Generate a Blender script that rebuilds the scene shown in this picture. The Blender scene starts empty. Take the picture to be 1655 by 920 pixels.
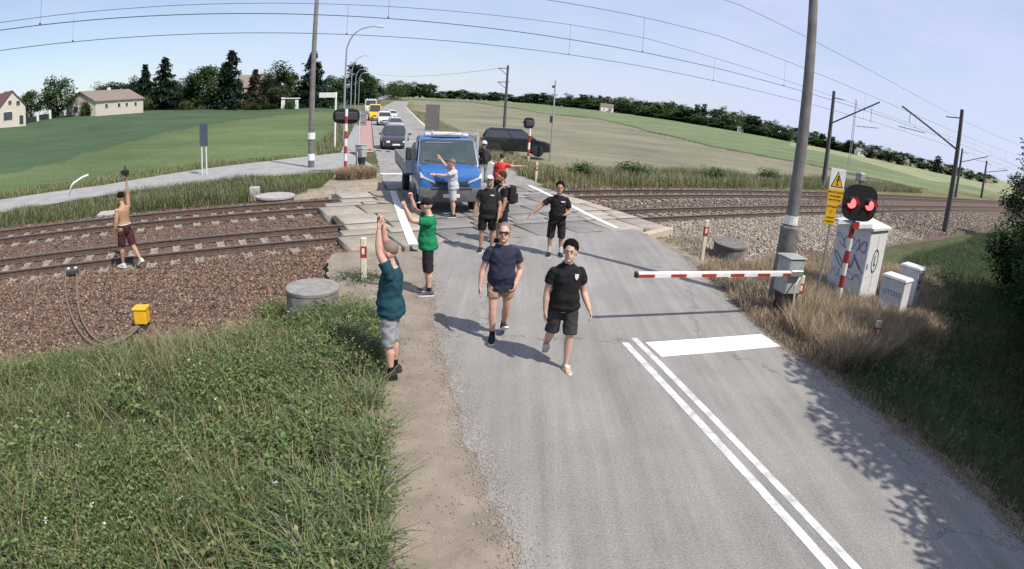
import bpy, bmesh, math, random
import numpy as np
from mathutils import Vector, Matrix, noise as mnoise
S = bpy.context.scene
COL = S.collection
rnd = random.Random(7)
NR = np.random.default_rng(11)
R = math.radians

# ---------------------------------------------------------------- camera model (wide lens, equidistant)
PW, PH, FPX = 1655.0, 920.0, 939.3
PITCH, ROLL, CH = 0.3068, 0.0648, 3.45
_f = np.array([0, math.cos(PITCH), -math.sin(PITCH)])
_r = np.array([1.0, 0, 0])
_u = np.cross(_r, _f)
RIGHT = math.cos(ROLL) * _r + math.sin(ROLL) * _u
UP = -math.sin(ROLL) * _r + math.cos(ROLL) * _u
FWD = _f

def ray(px, py):
    dx, dy = px - PW / 2, py - PH / 2
    q = math.hypot(dx, dy) + 1e-9
    t = q / FPX
    return RIGHT * (math.sin(t) * dx / q) - UP * (math.sin(t) * dy / q) + FWD * math.cos(t)

# rail frame (t along the tracks to the right, s across, away from camera) and road frame (l along, n to the right)
AZ = 0.5593
TV = np.array([math.cos(AZ), math.sin(AZ)]); SV = np.array([-TV[1], TV[0]])
LV = np.array([-0.2751, 0.9614]); NV = np.array([0.9614, 0.2751])
K = CH / 3.6044
RAILS = [20.7964 * K, 19.336 * K, 16.349 * K, 14.8924 * K]
def ts(t, s): return TV * t + SV * s
def ln(l, n): return LV * l + NV * n

EDGE = [(-60, 203, 100), (0, 203, 110), (146, 180, 140), (235, 176, 150), (417, 175, 160), (515, 172, 170), (600, 165, 260), (640, 156, 480),
        (860, 167, 560), (972, 178, 480), (1147, 204, 420), (1277, 228, 380), (1440, 262, 300), (1600, 296, 280)]
_ea, _ez, _ed = [], [], []
for ex, ey, eD in EDGE:
    v = ray(ex, ey)
    _ea.append(math.atan2(v[0], v[1])); _ed.append(eD)
    _ez.append(CH + eD * v[2] / math.hypot(v[0], v[1]))
def sm(x, a, b):
    q = np.clip((x - a) / (b - a), 0, 1)
    return q * q * (3 - 2 * q)
ROAD_L = [(-12, 0.2), (1.4, 1.0), (3.3, 1.12), (7, 1.12), (12, 1.55), (14, 1.22), (22, 1.2), (27, 1.1), (42, 1.2), (102, 2.2), (200, 8.5), (330, 20)]
ROAD_R = [(-12, 4.2), (1.4, 6.14), (3.25, 6.43), (6.9, 6.72), (12.5, 8.1), (14.5, 8.3), (25, 8.1), (54, 8.2), (80, 9.2), (204, 16.5), (330, 28)]
def redge(l, E): return np.interp(l, [a for a, b in E], [b for a, b in E])
def hz(x, y, cut=True):
    """height of the ground"""
    x = np.asarray(x, float); y = np.asarray(y, float)
    d = np.hypot(x, y); a = np.arctan2(x, y)
    zt = np.interp(a, _ea, _ez); D = np.interp(a, _ea, _ed)
    w = sm(np.abs(a), 2.2, 1.2)
    q = np.clip((d - 40) / (D - 40), 0, 1.0)
    z = zt * (0.35 * q + 0.65 * q * q) * w
    t = x * TV[0] + y * TV[1]; s = x * SV[0] + y * SV[1]
    l = x * LV[0] + y * LV[1]; n = x * NV[0] + y * NV[1]
    z = z * sm(np.abs(s - 17), 8, 40)
    nl, nr = redge(l, ROAD_L), redge(l, ROAD_R)
    off = np.maximum(nl - n, n - nr)           # distance outside the road
    low = 0.04 + 0.22 * sm(off, 0.6, 4.0)
    bump = 0.05 * (np.sin(x * 1.3 + 2 * np.sin(y * .7)) * np.sin(y * 1.1 + x * .4)) * sm(off, .3, 2) * sm(-d, -120, -40)
    z = z - low + bump
    if cut:
        b = sm(s, 8.6, 10.5) * sm(-s, -23.4, -21.6)
        z = z * (1 - b) - 0.75 * b
    return z
def hzf(x, y): return float(hz(x, y, False))
def G(px, py, z=0.0):
    v = ray(px, py); t = (z - CH) / v[2]
    return np.array([v[0] * t, v[1] * t])
def GT(px, py):
    """where the ray through a photo pixel meets the ground"""
    v = ray(px, py); hh = math.hypot(v[0], v[1]); v = v / hh
    ds = np.geomspace(2, 1400, 4000)
    zr = CH + v[2] * ds; zg = hz(v[0] * ds, v[1] * ds, False)
    k = np.argmax(zr <= zg)
    if zr[k] > zg[k]: k = len(ds) - 1
    return np.array([v[0] * ds[k], v[1] * ds[k], zg[k]])
def ZA(px, py, p):
    """height reached by the ray through a pixel above ground point p"""
    v = ray(px, py); return CH + v[2] * math.hypot(p[0], p[1]) / math.hypot(v[0], v[1])
def AT(px, py, d):
    v = ray(px, py); k = d / math.hypot(v[0], v[1]); return np.array([v[0] * k, v[1] * k, CH + v[2] * k])
def EDG(px, k=1.0):
    """point on the far field edge in the direction of column px"""
    lo, hi = 0, 600
    a = np.interp(px, [e[0] for e in EDGE], _ea); D = np.interp(a, _ea, _ed) * k
    x, y = math.sin(a) * D, math.cos(a) * D
    return np.array([x, y, hzf(x, y)])

# ---------------------------------------------------------------- mesh helpers
class MB:
    def __init__(s): s.v = []; s.f = []; s.m = []
    def add(s, vs, fs, mi=0):
        o = len(s.v); s.v += [tuple(map(float, q)) for q in vs]
        s.f += [tuple(o + i for i in q) for q in fs]; s.m += [mi] * len(fs); return s
    def box(s, c, d, rz=0.0, mi=0, top=(1, 1), rx=0.0, ry=0.0):
        hx, hy, h = d[0] / 2, d[1] / 2, d[2] / 2
        M = Matrix.Rotation(rz, 3, 'Z') @ Matrix.Rotation(ry, 3, 'Y') @ Matrix.Rotation(rx, 3, 'X')
        vs = []
        for z, (tx, ty) in ((-h, (1, 1)), (h, top)):
            for x, y in ((-1, -1), (1, -1), (1, 1), (-1, 1)):
                q = M @ Vector((x * hx * tx, y * hy * ty, z)); vs.append((q[0] + c[0], q[1] + c[1], q[2] + c[2]))
        return s.add(vs, [(3, 2, 1, 0), (4, 5, 6, 7), (0, 1, 5, 4), (1, 2, 6, 5), (2, 3, 7, 6), (3, 0, 4, 7)], mi)
    def cbox(s, c, d, b=0.02, rz=0.0, mi=0, rx=0.0, ry=0.0, seg=1):
        bm = bmesh.new(); bmesh.ops.create_cube(bm, size=1)
        for q in bm.verts: q.co = Vector((q.co[0] * d[0], q.co[1] * d[1], q.co[2] * d[2]))
        bmesh.ops.bevel(bm, geom=bm.edges[:], offset=b, segments=seg, affect='EDGES', profile=0.6)
        M = Matrix.Rotation(rz, 3, 'Z') @ Matrix.Rotation(ry, 3, 'Y') @ Matrix.Rotation(rx, 3, 'X')
        bm.verts.index_update()
        vs = [tuple(M @ q.co + Vector([float(w) for w in c])) for q in bm.verts]; fs = [[w.index for w in q.verts] for q in bm.faces]
        bm.free(); return s.add(vs, fs, mi)
    def loft(s, rings, cap=True, mi=0, close=True):
        k = len(rings[0]); vs = [q for r_ in rings for q in r_]; fs = []
        for i in range(len(rings) - 1):
            for j in range(k if close else k - 1):
                a, b = i * k + j, i * k + (j + 1) % k
                fs.append((a, b, b + k, a + k))
        if cap: fs += [tuple(range(k - 1, -1, -1)), tuple(range((len(rings) - 1) * k, len(rings) * k))]
        return s.add(vs, fs, mi)
    def tube(s, pts, rad, seg=8, cap=True, mi=0, up=None):
        P = [Vector([float(w) for w in q]) for q in pts]; n = len(P)
        if not isinstance(rad, (list, tuple)): rad = [rad] * n
        rings = []; ref = None
        for i in range(n):
            d = (P[min(i + 1, n - 1)] - P[max(i - 1, 0)]).normalized()
            if ref is None:
                ref = Vector(up) if up else (Vector((0, 0, 1)) if abs(d.z) < .9 else Vector((0, 1, 0)))
            a = d.cross(ref)
            if a.length < 1e-5: a = d.orthogonal()
            a.normalize(); b = a.cross(d).normalized(); ref = b
            ra, rb = rad[i] if isinstance(rad[i], (list, tuple)) else (rad[i], rad[i])
            rings.append([P[i] + a * (math.cos(2 * math.pi * k / seg) * ra) + b * (math.sin(2 * math.pi * k / seg) * rb) for k in range(seg)])
        return s.loft(rings, cap, mi)
    def prism(s, poly, vec, mi=0):
        k = len(poly); vec = np.array(vec, float); vs = [tuple(q) for q in poly] + [tuple(np.array(q, float) + vec) for q in poly]
        fs = [tuple(range(k - 1, -1, -1)), tuple(range(k, 2 * k))] + [(i, (i + 1) % k, (i + 1) % k + k, i + k) for i in range(k)]
        return s.add(vs, fs, mi)
    def ell(s, c, r, seg=12, rings=8, M=None, mi=0):
        rg = []
        for i in range(rings + 1):
            th = math.pi * min(max(i / rings, .02), .98)
            row = []
            for j in range(seg):
                ph = 2 * math.pi * j / seg
                q = Vector((r[0] * math.sin(th) * math.cos(ph), r[1] * math.sin(th) * math.sin(ph), -r[2] * math.cos(th)))
                if M is not None: q = M @ q
                row.append((q[0] + c[0], q[1] + c[1], q[2] + c[2]))
            rg.append(row)
        return s.loft(rg, True, mi)
    def lathe(s, prof, c=(0, 0, 0), axis='Z', seg=16, mi=0):
        rg = []
        for r_, h in prof:
            row = []
            for j in range(seg):
                a = 2 * math.pi * j / seg; x, y = r_ * math.cos(a), r_ * math.sin(a)
                q = (x, y, h) if axis == 'Z' else ((h, x, y) if axis == 'X' else (y, h, x))
                row.append((q[0] + c[0], q[1] + c[1], q[2] + c[2]))
            rg.append(row)
        return s.loft(rg, True, mi)
    def xf(s, M):
        s.v = [tuple(M @ Vector(q)) for q in s.v]; return s
    def build(s, name, mats, parent=None, loc=None, smooth=None):
        me = bpy.data.meshes.new(name); me.from_pydata(s.v, [], s.f)
        if not isinstance(mats, (list, tuple)): mats = [mats]
        for m_ in mats: me.materials.append(m_)
        if len(mats) > 1: me.polygons.foreach_set('material_index', s.m)
        bm = bmesh.new(); bm.from_mesh(me); bmesh.ops.recalc_face_normals(bm, faces=bm.faces[:]); bm.to_mesh(me); bm.free()
        if smooth:
            me.polygons.foreach_set('use_smooth', [True] * len(me.polygons)); me.set_sharp_from_angle(angle=R(smooth))
        return link(name, me, parent, loc)
def link(name, me, parent=None, loc=None):
    o = bpy.data.objects.new(name, me); COL.objects.link(o)
    if parent is not None: o.parent = parent
    if loc is not None: o.location = [float(q) for q in loc]
    return o
def np_mesh(name, V, F, mat, cols=None, smooth=False):
    """V (n,3); F list of index arrays, each (k, 3 or 4)"""
    me = bpy.data.meshes.new(name); V = np.asarray(V, np.float32)
    me.vertices.add(len(V)); me.vertices.foreach_set('co', V.ravel())
    tot = np.concatenate([np.full(len(f), f.shape[1], np.int32) for f in F]); idx = np.concatenate([f.ravel() for f in F]).astype(np.int32)
    me.loops.add(len(idx)); me.loops.foreach_set('vertex_index', idx)
    me.polygons.add(len(tot)); st = np.zeros(len(tot), np.int32); st[1:] = np.cumsum(tot)[:-1]
    me.polygons.foreach_set('loop_start', st)
    if smooth: me.polygons.foreach_set('use_smooth', np.ones(len(tot), bool))
    me.update(calc_edges=True); me.validate()
    if cols is not None:
        at = me.attributes.new('Col', 'FLOAT_COLOR', 'POINT')
        c = np.ones((len(V), 4), np.float32); c[:, :3] = cols; at.data.foreach_set('color', c.ravel())
    me.materials.append(mat); return me
def tag(o, label=None, cat=None, group=None, kind=None):
    if label: o['label'] = label
    if cat: o['category'] = cat
    if group: o['group'] = group
    if kind: o['kind'] = kind
    return o
def thing(name, label, cat, loc=(0, 0, 0), rz=0.0, group=None):
    o = bpy.data.objects.new(name, None); COL.objects.link(o); o.empty_display_size = .3
    o.location = [float(q) for q in loc]; o.rotation_euler = (0, 0, rz); return tag(o, label, cat, group)
def copy_tree(o, parent=None):
    c = o.copy(); COL.objects.link(c)
    if parent is not None: c.parent = parent
    for ch in list(o.children): copy_tree(ch, c)
    return c
def face(dx, dy): return math.atan2(-dx, dy)

# ---------------------------------------------------------------- materials
def nodes(m):
    m.use_nodes = True; nt = m.node_tree; return nt, nt.nodes, nt.links, nt.nodes['Principled BSDF']
def mat(name, col, col2=None, scale=8.0, rough=0.6, bump=0.0, bscale=None, metal=0.0, detail=4.0, spec=None, coat=0.0, stretch=None, lo=.35, hi=.65):
    m = bpy.data.materials.new(name); nt, N, L, B = nodes(m)
    B.inputs['Roughness'].default_value = rough; B.inputs['Metallic'].default_value = metal
    if spec is not None: B.inputs['Specular IOR Level'].default_value = spec
    if coat: B.inputs['Coat Weight'].default_value = coat; B.inputs['Coat Roughness'].default_value = .08
    tc = N.new('ShaderNodeTexCoord'); src = tc.outputs['Object']
    if stretch:
        mp = N.new('ShaderNodeMapping'); mp.inputs['Scale'].default_value = stretch; L.new(src, mp.inputs[0]); src = mp.outputs[0]
    if col2 is None: col2 = tuple(c * .82 for c in col)
    nz = N.new('ShaderNodeTexNoise'); nz.inputs['Scale'].default_value = scale; nz.inputs['Detail'].default_value = detail; nz.inputs['Roughness'].default_value = .65
    L.new(src, nz.inputs['Vector'])
    cr = N.new('ShaderNodeValToRGB'); e = cr.color_ramp.elements
    e[0].position = lo; e[1].position = hi; e[0].color = (*col2, 1); e[1].color = (*col, 1)
    L.new(nz.outputs['Fac'], cr.inputs[0]); L.new(cr.outputs[0], B.inputs['Base Color'])
    if bump:
        n2 = N.new('ShaderNodeTexNoise'); n2.inputs['Scale'].default_value = bscale or scale * 4; n2.inputs['Detail'].default_value = 3
        L.new(src, n2.inputs['Vector']); b = N.new('ShaderNodeBump'); b.inputs['Strength'].default_value = bump; b.inputs['Distance'].default_value = .02
        L.new(n2.outputs['Fac'], b.inputs['Height']); L.new(b.outputs[0], B.inputs['Normal'])
    return m
def emis(name, col, st):
    m = bpy.data.materials.new(name); nt, N, L, B = nodes(m)
    B.inputs['Base Color'].default_value = (*col, 1); B.inputs['Emission Color'].default_value = (*col, 1); B.inputs['Emission Strength'].default_value = st; return m
def leafmat(name, trans=.35, rough=.55, nscale=0.0):
    m = bpy.data.materials.new(name); nt, N, L, B = nodes(m)
    at = N.new('ShaderNodeAttribute'); at.attribute_name = 'Col'
    B.inputs['Roughness'].default_value = rough; B.inputs['Specular IOR Level'].default_value = .3
    L.new(at.outputs['Color'], B.inputs['Base Color'])
    tr = N.new('ShaderNodeBsdfTranslucent'); L.new(at.outputs['Color'], tr.inputs['Color'])
    mx = N.new('ShaderNodeMixShader'); mx.inputs[0].default_value = trans
    L.new(B.outputs[0], mx.inputs[1]); L.new(tr.outputs[0], mx.inputs[2]); L.new(mx.outputs[0], N['Material Output'].inputs['Surface']); return m
def glassmat(name, col=(.02, .025, .03)):
    return mat(name, col, tuple(c * .7 for c in col), 1.5, .06, spec=.8)
LEAF = leafmat('leaf'); BLADE = leafmat('blade', .3, .6)
M = {}
M['concrete'] = mat('concrete', (.42, .40, .37), (.30, .29, .27), 6, .85, .3, 60)
M['concrete_dark'] = mat('concrete_weathered', (.20, .19, .172), (.105, .098, .09), 7, .9, .5, 40)
M['pole'] = mat('pole_concrete', (.17, .165, .155), (.11, .105, .10), 3, .85, .25, 50)
M['steel'] = mat('galvanised_steel', (.42, .43, .44), (.32, .33, .34), 12, .45, 0, metal=.6)
M['mast'] = mat('mast_paint', (.09, .085, .08), (.055, .05, .048), 6, .7)
M['rail'] = mat('rail_rust', (.13, .085, .062), (.07, .046, .036), 9, .75, .3, 60)
M['railtop'] = mat('rail_head', (.32, .30, .28), (.2, .17, .15), 5, .35, metal=.7)
M['white'] = mat('white_paint', (.78, .78, .76), (.66, .66, .64), 9, .55)
M['line'] = mat('road_paint', (.78, .78, .77), (.45, .45, .45), 14, .75, .2, 120, lo=.28, hi=.5, detail=8)
M['red'] = mat('red_paint', (.42, .035, .03), (.3, .03, .025), 8, .5)
M['yellow'] = mat('yellow_paint', (.78, .43, .015), (.66, .36, .015), 8, .5)
M['black'] = mat('black_paint', (.018, .018, .02), (.012, .012, .014), 9, .5)
M['rubber'] = mat('rubber', (.022, .022, .023), (.013, .013, .013), 20, .85)
M['dark'] = mat('dark_metal', (.05, .05, .052), (.03, .03, .032), 9, .55)
M['grey'] = mat('grey_paint', (.36, .37, .37), (.27, .28, .28), 7, .6)
M['ltgrey'] = mat('light_grey_paint', (.62, .63, .63), (.52, .53, .53), 7, .55)
M['glass'] = glassmat('car_glass', (.045, .052, .056)); M['bark'] = mat('bark', (.12, .09, .065), (.06, .045, .033), 6, .95, .6, 20)
M['wire'] = mat('wire', (.07, .075, .09), None, 3, .6)
# ---------------------------------------------------------------- camera, light, sky
cd = bpy.data.cameras.new('camera'); cam = bpy.data.objects.new('camera', cd); COL.objects.link(cam); S.camera = cam
cam.matrix_world = Matrix(((RIGHT[0], UP[0], -FWD[0], 0), (RIGHT[1], UP[1], -FWD[1], 0), (RIGHT[2], UP[2], -FWD[2], CH), (0, 0, 0, 1)))
cd.type = 'PANO'; cd.sensor_width = 36.0; cd.sensor_fit = 'HORIZONTAL'; cd.clip_start = .05; cd.clip_end = 6000
cc = cd if hasattr(cd, "panorama_type") else cd.cycles; cc.panorama_type = 'FISHEYE_LENS_POLYNOMIAL'; cc.fisheye_fov = R(180)
cc.fisheye_polynomial_k0 = 0; cc.fisheye_polynomial_k1 = -(PW / 36.0) / FPX; cc.fisheye_polynomial_k2 = 0; cc.fisheye_polynomial_k3 = 0; cc.fisheye_polynomial_k4 = 0
SUN_AZ, SUN_EL = R(128), R(53)
sd = bpy.data.lights.new('sun', 'SUN'); so = bpy.data.objects.new('sun', sd); COL.objects.link(so)
sd.energy = 4.0; sd.angle = R(.53); sd.color = (1, .94, .84)
sv = Vector((math.sin(SUN_AZ) * math.cos(SUN_EL), math.cos(SUN_AZ) * math.cos(SUN_EL), math.sin(SUN_EL)))
so.rotation_euler = sv.to_track_quat('Z', 'Y').to_euler(); so.location = (20, -20, 40)
W = bpy.data.worlds.new('World'); S.world = W; W.use_nodes = True
N, L = W.node_tree.nodes, W.node_tree.links; bg = N['Background']
sky = N.new('ShaderNodeTexSky'); sky.sky_type = 'NISHITA'; sky.sun_disc = False; sky.sun_elevation = SUN_EL; sky.sun_rotation = SUN_AZ
sky.air_density = 1.0; sky.dust_density = .6; sky.ozone_density = 2.0; sky.altitude = 200
# thin high cloud, thicker to the right of the view
tc = N.new('ShaderNodeTexCoord'); mp = N.new('ShaderNodeMapping'); mp.inputs['Scale'].default_value = (1.2, 1.2, 3.2)
nz = N.new('ShaderNodeTexNoise'); nz.inputs['Scale'].default_value = 2.2; nz.inputs['Detail'].default_value = 6; nz.inputs['Roughness'].default_value = .55
L.new(tc.outputs['Generated'], mp.inputs[0]); L.new(mp.outputs[0], nz.inputs['Vector'])
cr = N.new('ShaderNodeValToRGB'); cr.color_ramp.elements[0].position = .30; cr.color_ramp.elements[0].color = (.45, .45, .45, 1); cr.color_ramp.elements[1].position = .75; cr.color_ramp.elements[1].color = (.95, .95, .95, 1)
L.new(nz.outputs['Fac'], cr.inputs[0])
mx = N.new('ShaderNodeMix'); mx.data_type = 'RGBA'; mx.inputs['B'].default_value = (5.1, 5.6, 7.6, 1)
sx = N.new('ShaderNodeSeparateXYZ'); L.new(tc.outputs['Generated'], sx.inputs[0]); mrx = N.new('ShaderNodeMapRange'); mrx.inputs['From Min'].default_value = -.7; mrx.inputs['From Max'].default_value = .5; mrx.inputs['To Min'].default_value = -.32; mrx.inputs['To Max'].default_value = .16
L.new(sx.outputs['X'], mrx.inputs['Value']); ad = N.new('ShaderNodeMath'); ad.operation = 'ADD'; ad.use_clamp = True; L.new(cr.outputs[0], ad.inputs[0]); L.new(mrx.outputs[0], ad.inputs[1]); L.new(ad.outputs[0], mx.inputs['Factor']); L.new(sky.outputs[0], mx.inputs['A']); L.new(mx.outputs['Result'], bg.inputs['Color'])
bg.inputs['Strength'].default_value = .10
S.view_settings.view_transform = 'Standard'; S.view_settings.look = 'None'; S.view_settings.gamma = 1; S.view_settings.exposure = .42
S.render.engine = 'CYCLES'; S.cycles.use_denoising = True; S.cycles.max_bounces = 6; S.cycles.transparent_max_bounces = 8
S.cycles.diffuse_bounces = 3; S.cycles.glossy_bounces = 3

# ---------------------------------------------------------------- ground
def inpoly(x, y, poly):
    x = np.asarray(x); y = np.asarray(y); r_ = np.zeros(x.shape, bool); k = len(poly)
    for i in range(k):
        x1, y1 = poly[i][0], poly[i][1]; x2, y2 = poly[(i + 1) % k][0], poly[(i + 1) % k][1]
        if y1 == y2: continue
        c = ((y1 > y) != (y2 > y)) & (x < (x2 - x1) * (y - y1) / (y2 - y1) + x1); r_ ^= c
    return r_
def wav(x, y, f, ph=0.0):
    """smooth pseudo noise 0..1"""
    a = np.sin(x * f + 1.7 * np.sin(y * f * .83 + ph) + ph * 3.1) * np.sin(y * f * 1.13 + 1.3 * np.sin(x * f * .71 - ph) + ph)
    b = np.sin(x * f * 2.3 - y * f * 1.1 + ph * 2 + 1.1 * np.sin(y * f * 1.9)) * np.sin(y * f * 2.1 + x * f * .9 + ph)
    return .5 + .33 * a + .17 * b
ang = np.concatenate([np.linspace(-1.25, 1.25, 1000), np.linspace(1.25, 2 * math.pi - 1.25, 91)[1:-1]])
rad = np.concatenate([[.3, .8, 1.3], np.geomspace(2, 1500, 230), [2600]])
A_, D_ = np.meshgrid(ang, rad); X = D_ * np.sin(A_); Y = D_ * np.cos(A_); Zg = hz(X, Y)
na, nr_ = len(ang), len(rad)
i0 = (np.arange(nr_ - 1)[:, None] * na + np.arange(na)[None, :]); i1 = (np.arange(nr_ - 1)[:, None] * na + (np.arange(na)[None, :] + 1) % na)
Fg = np.stack([i0, i1, i1 + na, i0 + na], -1).reshape(-1, 4)
x, y = X.ravel(), Y.ravel(); d = np.hypot(x, y)
t_ = x * TV[0] + y * TV[1]; s_ = x * SV[0] + y * SV[1]; l_ = x * LV[0] + y * LV[1]; n_ = x * NV[0] + y * NV[1]
C = np.empty((len(x), 3)); C[:] = (.105, .10, .055)
w = wav(x, y, 1.1)[:, None]; C = C * (1 - w) + np.array((.075, .095, .035)) * w
# fields
def setc(mask, c1, c2, f, ph=0.):
    w = wav(x, y, f, ph)[:, None]; cc_ = np.array(c1) * (1 - w) + np.array(c2) * w; C[mask] = cc_[mask]
rf = (s_ > 27) & (n_ > redge(l_, ROAD_R) + 2.5)
setc(rf, (.192, .182, .124), (.215, .204, .142), .05)
bl = [GT(*p) for p in [(640, 160), (760, 165), (880, 184), (960, 191), (1050, 213), (1150, 237), (1250, 255), (1300, 264), (1400, 287), (1480, 304), (1560, 318)]]
for p_, q_ in zip(bl[:-1], bl[1:]): pass
baz = [math.atan2(p[0], p[1]) for p in bl]; bd = [math.hypot(p[0], p[1]) for p in bl]
az_ = np.arctan2(x, y); bound = np.interp(az_, baz, bd)
vis = rf & (np.abs(az_) < 1.3)
setc(vis & (d > bound * 1.02), (.135, .175, .085), (.165, .195, .10), .03)
setc(vis & (np.abs(d / bound - 1) < .035), (.075, .085, .040), (.09, .075, .045), .1)
p2 = [GT(*p) for p in [(1277, 236), (1350, 250), (1440, 274), (1500, 292), (1580, 303)]]
a2 = [math.atan2(p[0], p[1]) for p in p2]; d2 = [math.hypot(p[0], p[1]) for p in p2]
m2 = vis & (az_ > a2[0]) & (d > np.interp(az_, a2, d2)); setc(m2, (.27, .28, .16), (.24, .26, .14), .05)
lf = (n_ < -2.2) & (s_ > 31) | ((s_ > 36) & (n_ < -1.2))
setc(lf, (.092, .130, .054), (.114, .155, .062), .11)
fb_ = [GT(*p) for p in [(-40, 297), (0, 286), (100, 262), (200, 234), (330, 204), (430, 190), (530, 180)]]; fbd = np.interp(az_, [math.atan2(p[0], p[1]) for p in fb_], [math.hypot(p[0], p[1]) for p in fb_]) + 1.2 * np.sin(az_ * 90)
setc(lf & (d > fbd), (.058, .094, .048), (.068, .106, .050), .08)
setc(lf & (np.abs(d / fbd - .96) < .05), (.105, .138, .058), (.088, .124, .052), .4)
vg = (n_ > redge(l_, ROAD_R)) & (n_ < redge(l_, ROAD_R) + 2.6) & (l_ > 24); setc(vg, (.24, .20, .115), (.12, .13, .055), .35)
vb = (s_ > 21.5) & (s_ < 27.2) & (n_ > 8); setc(vb, (.19, .165, .09), (.11, .12, .05), .5)
vl = (n_ < redge(l_, ROAD_L)) & (n_ > -2.2) & (l_ > 38); setc(vl, (.17, .15, .085), (.09, .11, .045), .5)
dl = (s_ > 20.5) & (s_ < 28) & (n_ > -3) & (n_ < 1.5); setc(dl, (.33, .29, .23), (.26, .225, .17), .9)
ll = (s_ < 9.6) & (n_ < .2); setc(ll, (.06, .06, .032), (.08, .075, .045), 1.3)
GM = bpy.data.materials.new('ground'); nt, N, L, B = nodes(GM); B.inputs['Roughness'].default_value = .95; B.inputs['Specular IOR Level'].default_value = .15
at = N.new('ShaderNodeAttribute'); at.attribute_name = 'Col'; tcg = N.new('ShaderNodeTexCoord')
na1 = N.new('ShaderNodeTexNoise'); na1.inputs['Scale'].default_value = 3.5; na1.inputs['Detail'].default_value = 9; na1.inputs['Roughness'].default_value = .72; L.new(tcg.outputs['Object'], na1.inputs['Vector'])
mr = N.new('ShaderNodeMapRange'); mr.inputs['From Min'].default_value = .25; mr.inputs['From Max'].default_value = .75; mr.inputs['To Min'].default_value = .55; mr.inputs['To Max'].default_value = 1.4; L.new(na1.outputs['Fac'], mr.inputs['Value'])
na2 = N.new('ShaderNodeTexNoise'); na2.inputs['Scale'].default_value = .06; na2.inputs['Detail'].default_value = 6; na2.inputs['Roughness'].default_value = .6; L.new(tcg.outputs['Object'], na2.inputs['Vector'])
mr2 = N.new('ShaderNodeMapRange'); mr2.inputs['From Min'].default_value = .3; mr2.inputs['From Max'].default_value = .7; mr2.inputs['To Min'].default_value = .74; mr2.inputs['To Max'].default_value = 1.26; L.new(na2.outputs['Fac'], mr2.inputs['Value'])
mm = N.new('ShaderNodeMath'); mm.operation = 'MULTIPLY'; L.new(mr.outputs[0], mm.inputs[0]); L.new(mr2.outputs[0], mm.inputs[1])
mpf = N.new('ShaderNodeMapping'); mpf.inputs['Rotation'].default_value = (0, 0, R(-32)); mpf.inputs['Scale'].default_value = (.05, 1.1, 1); L.new(tcg.outputs['Object'], mpf.inputs[0])
na3 = N.new('ShaderNodeTexNoise'); na3.inputs['Scale'].default_value = 1.0; na3.inputs['Detail'].default_value = 5; na3.inputs['Roughness'].default_value = .7; L.new(mpf.outputs[0], na3.inputs['Vector'])
mr3 = N.new('ShaderNodeMapRange'); mr3.inputs['From Min'].default_value = .3; mr3.inputs['From Max'].default_value = .7; mr3.inputs['To Min'].default_value = .84; mr3.inputs['To Max'].default_value = 1.16; L.new(na3.outputs['Fac'], mr3.inputs['Value'])
mm0 = mm; mm = N.new('ShaderNodeMath'); mm.operation = 'MULTIPLY'; L.new(mm0.outputs[0], mm.inputs[0]); L.new(mr3.outputs[0], mm.inputs[1])
vm = N.new('ShaderNodeVectorMath'); vm.operation = 'SCALE'; L.new(at.outputs['Color'], vm.inputs[0]); L.new(mm.outputs[0], vm.inputs['Scale']); L.new(vm.outputs[0], B.inputs['Base Color'])
bp = N.new('ShaderNodeBump'); bp.inputs['Strength'].default_value = .6; bp.inputs['Distance'].default_value = .08; L.new(na1.outputs['Fac'], bp.inputs['Height']); L.new(bp.outputs[0], B.inputs['Normal'])
tag(link('ground', np_mesh('ground', np.stack([x, y, Zg.ravel()], 1), [Fg], GM, C, True)), kind='structure')

# ---------------------------------------------------------------- road and other paved strips
def strip(name, ls, fl, fr, z, m, nn=6, curve=ln, kind='structure', skirt=0.0, smin=None, smax=None):
    """paved strip: at each l from fl(l) to fr(l), draped on the ground"""
    V = []
    for l in ls:
        for k in range(nn + 1):
            n_ = fl(l) + (fr(l) - fl(l)) * k / nn; p = curve(l, n_); s_ = p @ SV
            if smax is not None and s_ > smax: p = p - LV * (s_ - smax) / (LV @ SV)
            if smin is not None and s_ < smin: p = p - LV * (s_ - smin) / (LV @ SV)
            V.append((p[0], p[1], None))
    V = [(a, b, max(float(hz(a, b, False)) + .045, 0) * 1.0 + z if math.hypot(a, b) > 36 else z) for a, b, _ in V]
    V = np.array(V); k = nn + 1; n = len(ls)
    F = np.array([(i * k + j, i * k + j + 1, (i + 1) * k + j + 1, (i + 1) * k + j) for i in range(n - 1) for j in range(nn)])
    if skirt:
        ring = [i * k for i in range(n)] + [(n - 1) * k + j for j in range(1, k)] + [i * k + k - 1 for i in range(n - 2, -1, -1)] + [j for j in range(k - 2, 0, -1)]
        o = len(V); V = np.concatenate([V, V[ring] - np.array([0, 0, skirt])]); q = len(ring)
        F = np.concatenate([F, np.array([(ring[(i + 1) % q], ring[i], o + i, o + (i + 1) % q) for i in range(q)])])
    return tag(link(name, np_mesh(name, V, [F], m)), kind=kind)
AS = bpy.data.materials.new('asphalt'); nt, N, L, B = nodes(AS); B.inputs['Roughness'].default_value = .85; B.inputs['Specular IOR Level'].default_value = .3
tcg = N.new('ShaderNodeTexCoord')
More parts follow.
